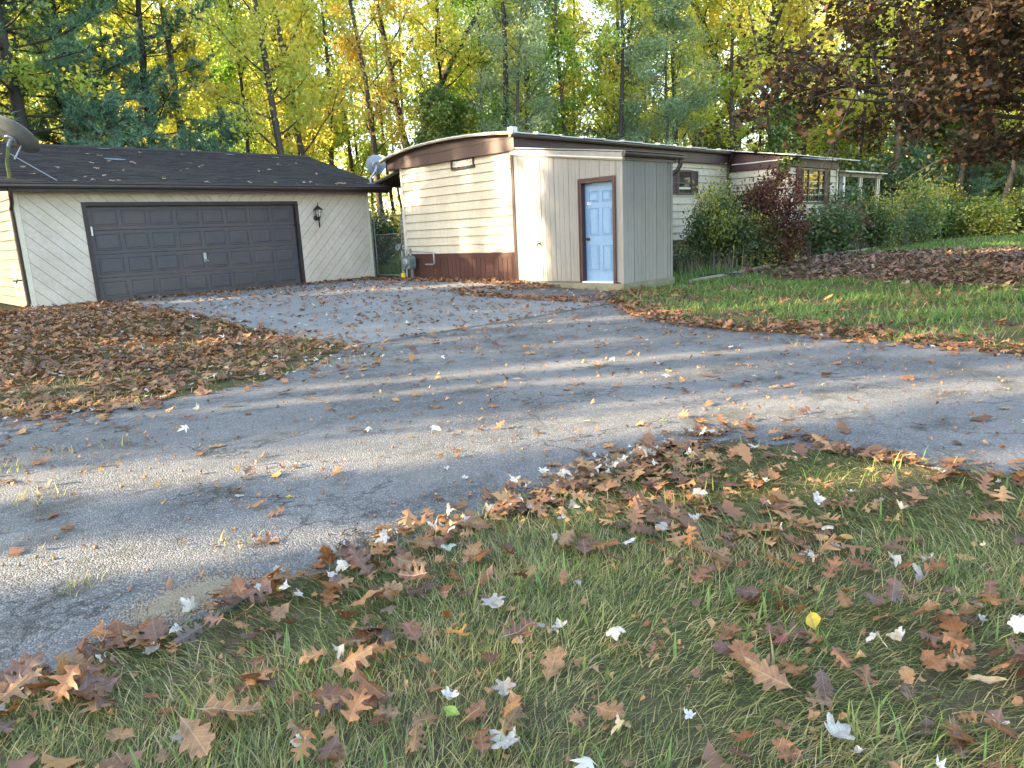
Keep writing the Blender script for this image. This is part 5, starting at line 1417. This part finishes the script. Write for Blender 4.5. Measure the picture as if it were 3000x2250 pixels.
def oak_density(x, y):
    e = np.where((x < 3.95), np.abs(y - 2.42 + .12 * ss(2, 3.2, x)), np.abs(x - 4.03) + np.maximum(0, y - 2.3))
    fg = fg_mask(x, y)
    D = np.where(fg, 74 * (.15 + 1.5 * clump(x, y, 1.4) ** 1.3), 0)
    D = np.where((e < .17) & (x < 4.15) & (y < 2.62), 190, D)
    D = np.where(fg & (x > 2.3) & (y > 1.0), D * 1.8, D)
    # asphalt, sparse
    asp = (~fg) & (y < 7.6) & (x < 8.1)
    D = np.where(asp & (D == 0), 4.2 + 7 * ss(4.5, 7.5, y) * clump(x, y, .8), D)
    # left lawn
    ll = (x < np.minimum(4.66, 3.45 + .60 * (y - 7.0))) & (y > 6.55 + .3 * np.sin(3 * x)) & (x > -6)
    D = np.where(ll, 185 * (.45 + .8 * clump(x, y, 1.2, 2)), D)
    D = np.where((x < 4.74) & (y > 6.9) & ~ll, 70, D)
    D = np.where((x < 4.2) & (x > -3) & (y > 6.1) & (y < 6.6) & ~ll, 35, D)
    # apron
    ap = (x >= 4.75) & (x < 12.1) & (y >= 7.6)
    D = np.where(ap, 6 + 11 * clump(x, y, .9, 1), D)
    D = np.where(ap & (y > 17.6), 120, D)
    D = np.where(ap & (x > 11.2) & (y > 11.6), 150, D)
    D = np.where(ap & (x < 4.95), 45, D)
    D = np.where((np.abs(y - 7.66 - .05 * np.sin(4 * x)) < .12) & (x > 4.5) & (x < 10), 34, D)
    D = np.where((np.abs(x - 9.95 - .2 * np.sin(1.5 * y)) < .35) & (y > 8.2) & (y < 11.6), 160, D)
    D = np.where((np.abs(y - 11.4 - .25 * np.sin(2 * x)) < .4) & (x > 9.8) & (x < 12.1), 150, D)
    D = np.where((x > 9.9) & (x < 12.1) & (y > 8.4) & (y < 11.0) & (D < 100), 8, D)
    # right lawn edge and corner of the shed
    xe = np.interp(y, [-4, 0, 1.6, 3.2, 4.8, 5.9, 7.2, 8.2, 9.0], [7.65, 7.7, 7.85, 7.95, 8.1, 8.5, 9.6, 10.6, 11.8])
    D = np.where((x > xe - .25) & (x < xe + .75 + .25 * np.sin(2.3 * y)) & (y < 9.1), 150, D)
    D = np.where((x > 10.4) & (x < 12.6) & (y > 7.4) & (y < 9.0), 70, D)
    D = np.where((x > xe + .75) & (x < 13.4) & (y < 8.6) & (D < 60), 20 * (.3 + clump(x, y, .8)), D)
    return D
def mass_density(x, y):
    x0 = np.interp(y, [-6, 2, 5, 9.2], [14.5, 14.3, 15.0, 16.8]); x1 = np.interp(y, [-6, 3, 4.8, 9.2], [25.5, 25.5, 25.0, 22.5])
    w = .35 * np.sin(2.1 * y) + .25 * np.sin(5.3 * y)
    k = ss(-1.2, .9, x - x0 + w) * ss(-.5, .9, x1 - x + w)
    return 105 * k * (.45 + .8 * clump(x, y, .7, 4)) * (y < 9.1) * (y > -9)
def pale_density(x, y):
    fg = fg_mask(x, y)
    D = np.where(fg, 14 * (.35 + clump(x, y, 1.9, 3)), 0)
    D = np.where((~fg) & (y < 7.6) & (x < 8.1), 1.4, D)
    D = np.where((x < 4.7) & (y > 6.5), 12, D)
    D = np.where((x >= 4.75) & (y >= 7.6) & (x < 12.1), 3.5, D)
    e = np.abs(y - 2.42 + .12 * ss(2, 3.2, x))
    D = np.where((e < .15) & (x < 3.9), 70, D)
    return D

def rots(n, r, tilt):
    yaw = r.uniform(0, 2 * np.pi, n); tx = r.normal(size=n) * tilt; ty = r.normal(size=n) * tilt
    return yaw, tx, ty
def mass_mesh(name, protos, P, S, tint, mat, r, tilt=.22, lift=.01):
    Vs = []; Fs = []; Ts = []; off = 0
    yaw, tx, ty = rots(len(P), r, tilt)
    idx = r.integers(0, len(protos), len(P))
    for q in range(len(protos)):
        k = np.where(idx == q)[0]
        if not len(k): continue
        v, f = protos[q]
        cz, sz_, cx, sx_ = np.cos(yaw[k]), np.sin(yaw[k]), tx[k], ty[k]
        X = v[None, :, 0] * cz[:, None] - v[None, :, 1] * sz_[:, None]
        Y = v[None, :, 0] * sz_[:, None] + v[None, :, 1] * cz[:, None]
        Z = v[None, :, 2] * r.choice([.6, 1, 1.25], len(k))[:, None] + X * cx[:, None] + Y * sx_[:, None]
        Z -= Z.min(1)[:, None]
        A = np.stack([X, Y, Z], -1) * S[k][:, None, None] + P[k][:, None, :]
        A[:, :, 2] += lift
        m_ = v.shape[0]
        Vs.append(A.reshape(-1, 3)); Fs.append((f[None] + (np.arange(len(k)) * m_)[:, None, None] + off).reshape(-1, 3)); Ts.append(np.repeat(tint[k], len(f)))
        off += len(k) * m_
    return arrays_mesh(name, np.concatenate(Vs), np.concatenate(Fs), np.concatenate(Ts), mat)
def single(name, mesh, P, S, r, label, group, cat='leaf', tilt=.25, lift=.0):
    o = bpy.data.objects.new(name, mesh); COL.objects.link(o)
    yaw = r.uniform(0, 6.283)
    tx, ty = r.normal() * tilt, r.normal() * tilt
    o.rotation_euler = (tx, ty, yaw)
    o.scale = (S, S, S)
    o.location = (P[0], P[1], P[2] + lift + S * .25 * (abs(tx) + abs(ty)))
    return tag(o, label, cat, group)

def tri_mesh(name, vf, mat): return arrays_mesh(name, vf[0], vf[1], None, mat)
ME_OAK = [tri_mesh('fallen_oak_leaf', q, M['fl_oak']) for q in P_OAK]
ME_PALE = [tri_mesh('fallen_maple_leaf', q, M['fl_pale']) for q in P_MAP]
r = np.random.default_rng(4242)
oak = scatter(oak_density, -6, 13.5, -6, 18.3, 330, r)
oak = oak[~((oak[:, 0] > 12.1) & (oak[:, 1] > 8.95))]
oak = oak[~((oak[:, 0] < 12.25) & (oak[:, 1] > 18.3))]
dist = np.linalg.norm(oak - np.array([0, 0, CAM_Z]), axis=1) + 100 * ~in_view(oak, .01)
o_ = np.argsort(dist); oak = oak[o_]; dist = dist[o_]
NI = 297
def zone(p):
    if fg_mask(p[0:1], p[1:2])[0] or (p[1] < 2.5 and p[0] < 4.1): return 0
    return 1
def where(p, z):
    x, y = p[0], p[1]
    if z == 1: return 'on the near part of the shaded asphalt' if y > 2.5 and x < 2.2 else 'on the asphalt beyond the grass point'
    if y > 2.2 and x < 3.3: return 'in the drift along the asphalt edge of the grass'
    if x > 3.3: return 'near the far point of the foreground grass'
    if x - y < -.3: return 'in the grass at the lower left'
    if x - y > 1.1: return 'in the grass at the lower right' if x < 2.4 else 'in the grass along the right side'
    return 'in the middle of the foreground grass'
LAB = ['brown lobed oak leaf fallen on the foreground grass', 'brown lobed oak leaf lying on the asphalt drive']
GRP = ['oak leaves on the foreground grass', 'oak leaves on the asphalt drive']
for i in range(min(NI, len(oak))):
    z = zone(oak[i])
    cb = int(r.choice(3, p=[.34, .36, .30]))
    lab = '%s oak leaf %s' % (('dark brown', 'orange-brown', 'tan')[cb], where(oak[i], z))
    o = single('fallen_oak_leaf', ME_OAK[r.integers(len(ME_OAK))], oak[i], r.uniform(.06, .145) if r.random() < .88 else r.uniform(.145, .175), r, lab, ('dark brown', 'orange-brown', 'tan')[cb] + ' ' + GRP[z], lift=.03 * (z == 0) * r.random() + .014, tilt=.34 if z == 0 else .1)
    o.material_slots[0].link = 'OBJECT'; o.material_slots[0].material = M[('fl_oak_dark', 'fl_oak_rust', 'fl_oak_tan')[cb]]
rest = oak[NI:]; dr = dist[NI:] % 100
near = dr < 8.5
t1 = np.clip(r.random(len(rest)) * .9 + .05 * (r.random(len(rest)) > .9), 0, 1)
S1 = r.uniform(.08, .16, len(rest))
tag(link('fallen_leaves', mass_mesh('fallen_leaves', P_OAK, rest[near], S1[near], t1[near], M['fl_oak_mass'], r, .2, .016)), 'drifts of brown oak leaves along the drive and the left lawn', kind='stuff')
tag(link('fallen_leaves', mass_mesh('fallen_leaves', P_OAKL, rest[~near], S1[~near], t1[~near] * .85, M['fl_oak_mass'], r, .25, .03)), 'brown leaves strewn over the concrete apron and along the buildings', kind='stuff')
old = scatter(mass_density, 9, 30, -8, 9, 100, r)
tag(link('leaf_litter', mass_mesh('leaf_litter', P_OAKL, old, r.uniform(.10, .2, len(old)), r.random(len(old)), M['fl_brown_mass'], r, .3, .04)), 'dark band of old leaves on the lawn under the bronze maple', kind='stuff')
pale = scatter(pale_density, -5, 12, -4, 18, 80, r)
dp = np.linalg.norm(pale - np.array([0, 0, CAM_Z]), axis=1) + 100 * ~in_view(pale, .01); o_ = np.argsort(dp); pale = pale[o_]; dp = dp[o_]
NP = 130
LABP = ['pale grey-white maple leaf fallen on the foreground grass', 'pale grey-white maple leaf lying on the asphalt drive']
GRPP = ['pale maple leaves on the foreground grass', 'pale maple leaves on the asphalt drive']
for i in range(min(NP, len(pale))):
    z = zone(pale[i])
    single('fallen_maple_leaf', ME_PALE[r.integers(len(ME_PALE))], pale[i], r.uniform(.035, .082), r, 'pale grey-white maple leaf ' + where(pale[i], z), GRPP[z], lift=.035 * (z == 0) * (.4 + r.random()) + .014, tilt=.35 if z == 0 else .15)
rp = pale[NP:]
M['fl_pale_mass'] = leafmat('pale_leaf_mass', PALE, transl=.15, objvar=0)
tag(link('pale_leaves', mass_mesh('pale_leaves', P_MAPL, rp, r.uniform(.05, .09, len(rp)), r.random(len(rp)), M['fl_pale_mass'], r, .25, .03)), 'pale maple leaves scattered farther along the drive and lawn', kind='stuff')
# torn bits of leaf, the smallest litter
def frag_density(x, y):
    fg = fg_mask(x, y)
    return np.where(fg, 130 * (.3 + clump(x, y, 2.2, 1)), np.where((y < 7.6) & (x < 8.1), 16 + 20 * clump(x, y, 1.3, 5) ** 2, np.where((x >= 4.75) & (y < 18.3) & (x < 12.1), 22, 0)))
FR = [leaf_proto(h_, rl.uniform(-.8, 1.0), rl.uniform(-.5, .9), rl.uniform(-.8, .8), rl, stem=False) for h_ in ([(0, 0), (.3, .2), (.2, .6), (.35, .8), (0, 1)], [(0, 0), (.45, .4), (.15, .7), (0, 1)], [(0, .1), (.2, 0), (.4, .5), (.1, .9), (0, .8)])]
fr = scatter(frag_density, -3, 12, -3, 18.3, 200, r)
tag(link('leaf_fragments', mass_mesh('leaf_fragments', FR, fr, r.uniform(.012, .042, len(fr)) * (1 + .06 * np.hypot(fr[:, 0], fr[:, 1])), r.random(len(fr)), M['fl_oak_mass'], r, .35, .016)), 'small torn bits of brown leaf over the drive and the foreground grass', kind='stuff')
# single leaves that stand out
SPECIAL = [('fallen_yellow_leaf', 'OVAL', 'fl_yellow', (2.07, .82), .085, 'bright yellow forked leaf standing in the grass at lower right'),
           ('fallen_green_leaf', 'OVAL', 'fl_lime', (1.03, 1.36), .055, 'lime green leaf scrap resting on a pale maple leaf'),
           ('fallen_red_leaf', 'OVAL', 'fl_red', (1.93, .86), .06, 'single dark red oval leaf in the grass'),
           ('fallen_tan_leaf', 'LONG', 'fl_tan', (2.09, .36), .11, 'long narrow tan leaf in the grass near the lower right corner'),
           ('fallen_white_leaf', 'MAP', 'fl_pale', (1.05, 1.19), .085, 'large white maple leaf at the bottom edge of the photo'),
           ('fallen_white_leaf', 'MAP', 'fl_pale', (1.63, .57), .085, 'large white maple leaf alone in the grass at lower right'),
           ('fallen_yellow_leaf', 'OVAL', 'fl_yellow', (1.06, 2.38), .075, 'yellow leaf curled at the edge between asphalt and grass'),
           ('fallen_orange_leaf', 'OAK', 'fl_yellow_o', (1.29, 1.64), .11, 'bright orange oak leaf standing up among brown ones'),
           ('fallen_mint_leaf', 'MAP', 'fl_mint', (1.68, 2.16), .065, 'mint green maple leaf near the asphalt edge'),
           ('fallen_green_leaf', 'OAK', 'fl_lime_o', (3.92, 2.6), .10, 'green oak leaf alone on the asphalt above the grass point'),
           ('fallen_white_leaf', 'MAP', 'fl_pale', (1.86, 3.82), .085, 'crumpled white leaf alone on the sunlit asphalt'),
           ('fallen_yellow_leaf', 'OVAL', 'fl_yellow', (1.58, 3.34), .055, 'small yellow leaf alone on the shaded asphalt'),
           ('fallen_white_leaf', 'MAP', 'fl_pale', (1.50, 1.68), .10, 'big cream maple leaf with spread points in the middle of the grass'),
           ('fallen_oak_leaf', 'OAK', 'fl_oak', (1.43, 1.50), .16, 'dark red-brown oak leaf lying right of the cream maple leaf'),
           ('fallen_oak_leaf', 'OAK', 'fl_oak', (.61, 1.80), .18, 'large tan oak leaf with deep lobes at the bottom left'),
           ('fallen_oak_leaf', 'OAK', 'fl_oak', (1.41, 2.02), .15, 'brown oak leaf standing upright near the asphalt edge'),
           ('fallen_oak_leaf', 'OAK', 'fl_oak', (1.44, 3.65), .12, 'lone brown oak leaf on the shaded asphalt left of centre')]
M['fl_yellow_o'] = leafmat('fallen_orange', [(0, (.60, .28, .03)), (1, (.62, .30, .04))], attr=False, vein=.2)
M['fl_lime_o'] = leafmat('fallen_green_oak', [(0, (.16, .26, .10)), (1, (.2, .3, .12))], attr=False, vein=.2)
HALF = dict(OVAL=OVAL, LONG=LONG, MAP=MAP_H, OAK=OAK_H)
for nm, hf, mt, (x, y), S_, lab in SPECIAL:
    v = leaf_proto(HALF[hf], rl.uniform(.1, .5), rl.uniform(.1, .45), rl.uniform(-.3, .3), rl)
    me = tri_mesh(nm, v, M[mt])
    single(nm, me, (x, y, float(zg(x, y))), S_ * 1.1, r, lab, None, lift=.045 if fg_mask(np.array([x]), np.array([y]))[0] else .016, tilt=.35 if 'stand' in lab else .18)
# leaves on the garage roof
for i in range(46):
    s = r.uniform(.1, 4.3) if i > 14 else r.uniform(0.02, .25); x = r.uniform(3.1, 12.4)
    o = single('fallen_oak_leaf', ME_OAK[r.integers(len(ME_OAK))], (x, EY + sy * s - sz * .035, EZ - .03 + sz * s + sy * .035), r.uniform(.11, .19), r, 'tan oak leaf lying on the dark garage roof', 'oak leaves on the garage roof', tilt=.15)
    o.rotation_euler = (math.atan2(sz, sy) + r.normal() * .1, r.normal() * .12, 0); o.rotation_euler.rotate_axis('Z', r.uniform(0, 6.28))
for i, o in enumerate([q for q in bpy.data.objects if q.get('group') == 'oak leaves on the garage roof']):
    o.material_slots[0].link = 'OBJECT'; o.material_slots[0].material = M['fl_tan']

# ------------------------------------------------------------------ grass
def blades(P, L, W, tint, r, lean=(.3, 1.2), field=None, flat=0.0, seg=3):
    n = len(P)
    th = r.uniform(0, 2 * np.pi, n) if field is None else field + r.normal(size=n) * .8
    d = np.c_[np.cos(th), np.sin(th), np.zeros(n)]
    sd = np.c_[-np.sin(th), np.cos(th), np.zeros(n)]
    sd += r.normal(size=(n, 3)) * .25
    a0 = r.uniform(lean[0] * .3, lean[0], n); a1 = r.uniform(lean[0], lean[1], n)   # angle from upright at root / tip
    lv = seg + 1
    V = np.empty((n, lv * 2, 3)); pos = P.copy()
    for i in range(lv):
        t = i / seg
        w = W * (1 - .92 * t ** 1.5)
        V[:, i * 2] = pos - sd * w[:, None] * .5
        V[:, i * 2 + 1] = pos + sd * w[:, None] * .5
        a = a0 + (a1 - a0) * (t + .5 / seg)
        pos = pos + (d * np.sin(a)[:, None] + np.array([0, 0, 1.]) * np.cos(a)[:, None]) * (L / seg)[:, None]
    zf = P[:, 2][:, None] + .003
    V[:, :, 2] = np.maximum(V[:, :, 2], zf)
    base = np.array([[2 * i, 2 * i + 1, 2 * i + 3, 2 * i + 2] for i in range(seg)])
    F = (base[None] + (np.arange(n) * lv * 2)[:, None, None]).reshape(-1, 4)
    return V.reshape(-1, 3), F, np.repeat(tint, seg)
def grass(name, label, P, L, W, tint, r, mat, **k):
    V, F, Tn = blades(P, L, W, tint, r, **k)
    return tag(link(name, arrays_mesh(name, V, F, Tn, mat)), label, kind='stuff')
r = np.random.default_rng(3131)
def gd_fg(x, y):
    dd = np.hypot(x, y)
    return np.where(fg_mask(x, y - .04), 10500 / (1 + (dd / 2.7) ** 2) * (.45 + .9 * clump(x, y, 2.3, 5)), 0)
G = scatter(gd_fg, -1.2, 4.2, -2.4, 2.5, 11500, r)
fld = 1.2 * np.sin(G[:, 0] * 2.3) + 1.5 * np.cos(G[:, 1] * 1.9 + G[:, 0]) + 1.0
cc = clump(G[:, 0], G[:, 1], 3.1, 7)
tn = np.clip(r.random(len(G)) * .72 + .30 * (cc < .42) * r.random(len(G)) + (r.random(len(G)) < .34) * r.uniform(.15, .5, len(G)), 0, 1)
grass('foreground_grass', 'matted green and straw grass of the foreground lawn', G, r.uniform(.03, .10, len(G)), r.uniform(.0015, .0034, len(G)) * (.75 + .17 * np.hypot(G[:, 0], G[:, 1])), tn, r, M['grass'], lean=(1.0, 2.05), field=fld)
G2 = scatter(lambda x, y: gd_fg(x, y) * .035 * (clump(x, y, 3.0, 9) > .5), -1, 4.2, -2, 2.5, 330, r)
grass('grass_tufts', 'broad fresh green grass blades standing out of the foreground lawn', G2, r.uniform(.06, .13, len(G2)), r.uniform(.005, .009, len(G2)), r.uniform(.5, .9, len(G2)), r, M['grass_lush'], lean=(.4, 1.3))
def gd_right(x, y):
    xe = np.interp(y, [-4, 0, 1.6, 3.2, 4.8, 5.9, 7.2, 8.2, 9.0], [7.65, 7.7, 7.85, 7.95, 8.1, 8.5, 9.6, 10.6, 11.8])
    D = np.where((x > xe + .15) & (y < 8.9) & (x < 46), 950 * (.06 + 1.25 * clump(x, y, 1.3, 6) ** 2) / (1 + (x / 14) ** 2), 0)
    D *= 1 - .93 * np.clip(mass_density(x, y) / 55, 0, 1)
    D *= np.where(x < xe + .9, .45, 1)
    return D
G = scatter(gd_right, 7.5, 46, -9, 9, 900, r)
dd = np.hypot(G[:, 0], G[:, 1])
tn = np.clip(r.random(len(G)) * .8 + (r.random(len(G)) < .12) * .3 + .2 * (G[:, 0] < 9.6) * r.random(len(G)), 0, 1)
grass('lawn_grass', 'longer green grass of the lawn right of the drive', G, r.uniform(.08, .21, len(G)), .0035 + .00075 * dd * r.uniform(.6, 1.3, len(G)), tn, r, M['grass_lush'], lean=(.7, 1.6), seg=2)
def gd_left(x, y): return np.where((x < 4.7) & (y > 6.6), 130 * clump(x, y, 1.6, 8) ** 2 * 2, 0)
G = scatter(gd_left, -5, 4.7, 6.5, 18.3, 520, r)
grass('lawn_grass', 'sparse grass poking through the leaves of the left lawn', G, r.uniform(.05, .12, len(G)), r.uniform(.005, .010, len(G)), r.uniform(.2, .85, len(G)), r, M['grass'], lean=(.5, 1.4), seg=2)
def gd_edge(x, y):
    D = np.where((np.abs(y - 7.66) < .06) & (x > 4.6) & (x < 9.9), 140 * clump(x, y, 3), 0)
    D = np.where((np.abs(y - 11.2) < .05) & (x > 4.75) & (x < 12), 60 * clump(x, y, 3), D)
    D = np.where((np.abs(x - 4.75) < .12) & (y > 7.5) & (y < 18), 140 * clump(x, y, 2), D)
    for (cx_, cy_, rad, den) in ((.62, 5.25, .16, 900), (1.0, 5.4, .10, 700), (.70, 4.45, .13, 800), (1.15, 3.0, .10, 1000), (9.9, 8.35, .25, 500), (7.3, 3.2, .12, 500), (1.3, 5.3, .1, 500), (.55, 3.1, .09, 1200), (8.0, 2.55, .2, 500), (8.5, 8.05, .12, 500)):
        D = np.where((x - cx_) ** 2 + (y - cy_) ** 2 < rad ** 2, den, D)
    return D
G = scatter(gd_edge, 0, 12, -1, 18.3, 1200, r)
grass('weeds', 'small dry weeds in the cracks of the drive', G, r.uniform(.03, .10, len(G)), r.uniform(.002, .005, len(G)) * (1 + .12 * np.hypot(G[:, 0], G[:, 1])), r.uniform(.3, 1, len(G)), r, M['grass'], lean=(.5, 1.5), seg=2)
def gd_bed(x, y): return np.where((y > 8.85) & (y < 10.4) & (x > 14.1) & (x < 30) , 80 * (.4 + clump(x, y, 1.3, 2)), 0)
G = scatter(gd_bed, 14, 30, 8.8, 10.6, 130, r)
grass('dry_weeds', 'dry stalks and seedheads standing in the bed along the mobile home', G, r.uniform(.2, .75, len(G)), r.uniform(.012, .02, len(G)), r.random(len(G)), r, M['dry'], lean=(.15, .7), seg=2)
G = scatter(lambda x, y: np.where((y > 8.9) & (y < 11) & (x > 14) & (x < 17), 260, 0), 14, 17, 8.9, 11, 260, r)
grass('bed_weeds', 'low green weeds in the bed right beside the shed', G, r.uniform(.1, .35, len(G)), r.uniform(.02, .04, len(G)), r.uniform(.1, .6, len(G)), r, M['grass_lush'], lean=(.3, 1.2), seg=2)
G = scatter(lambda x, y: np.where((y > 17) & (y < 34) & (x > 12.7) & (x < 25), 130, 0), 12.7, 25, 17, 34, 130, r)
grass('back_grass', 'green grass seen through the chain-link gate', G, r.uniform(.1, .3, len(G)), r.uniform(.02, .035, len(G)), r.uniform(.2, .75, len(G)), r, M['grass_lush'], lean=(.3, 1.2), seg=2)

# ------------------------------------------------------------------ sand patch, acorns and grit on the asphalt
r = np.random.default_rng(66)
n = 5200
q = r.normal(size=(n, 2)) * np.array([.085, .05]) * (r.random((n, 1)) < .8) + r.normal(size=(n, 2)) * np.array([.09, .055])
ang = .15
X = .80 + q[:, 0] * math.cos(ang) - q[:, 1] * math.sin(ang); Y = 2.66 + q[:, 0] * math.sin(ang) + q[:, 1] * math.cos(ang)
octa = np.array([(1, 0, 0), (0, 1, 0), (-1, 0, 0), (0, -1, 0), (0, 0, 1), (0, 0, -1)]); octf = np.array([(0, 1, 4), (1, 2, 4), (2, 3, 4), (3, 0, 4), (1, 0, 5), (2, 1, 5), (3, 2, 5), (0, 3, 5)])
sz = r.uniform(.0022, .0052, n)
V = octa[None] * sz[:, None, None] * r.uniform(.7, 1.3, (n, 1, 3)) + np.c_[X, Y, zg(X, Y) + .013 + .006 * np.exp(-((q / np.array([.09, .055])) ** 2).sum(1)) * r.random(n)][:, None]
tag(link('sand', arrays_mesh('sand', V.reshape(-1, 3), (octf[None] + (np.arange(n) * 6)[:, None, None]).reshape(-1, 3), None, M['sand'])), 'small spill of pale sand at the asphalt edge', kind='stuff')
A = scatter(lambda x, y: np.where((~fg_mask(x, y)) & (y < 7.5) & (x < 8), 13, 0), -2, 8, -2, 7.5, 13, r)
Vs, Fs = [], []
ico = [(0, 0, -1), (.72, -.53, -.45), (-.28, -.85, -.45), (-.89, 0, -.45), (-.28, .85, -.45), (.72, .53, -.45), (.28, -.85, .45), (-.72, -.53, .45), (-.72, .53, .45), (.28, .85, .45), (.89, 0, .45), (0, 0, 1)]
icf = [(0, 1, 2), (1, 0, 5), (0, 2, 3), (0, 3, 4), (0, 4, 5), (1, 5, 10), (2, 1, 6), (3, 2, 7), (4, 3, 8), (5, 4, 9), (1, 10, 6), (2, 6, 7), (3, 7, 8), (4, 8, 9), (5, 9, 10), (6, 10, 11), (7, 6, 11), (8, 7, 11), (9, 8, 11), (10, 9, 11)]
ico = np.array(ico); icf = np.array(icf)
S = r.uniform(.005, .010, len(A))
Vv = ico[None] * S[:, None, None] * np.array([1, 1, .9]) * r.uniform(.8, 1.25, (len(A), 1, 3)) + A[:, None] + np.array([0, 0, .018])
me = arrays_mesh('acorns', Vv.reshape(-1, 3), (icf[None] + (np.arange(len(A)) * 12)[:, None, None]).reshape(-1, 3), None, M['acorn']); me.shade_smooth()
tag(link('acorns', me), 'acorns scattered over the asphalt', kind='stuff')
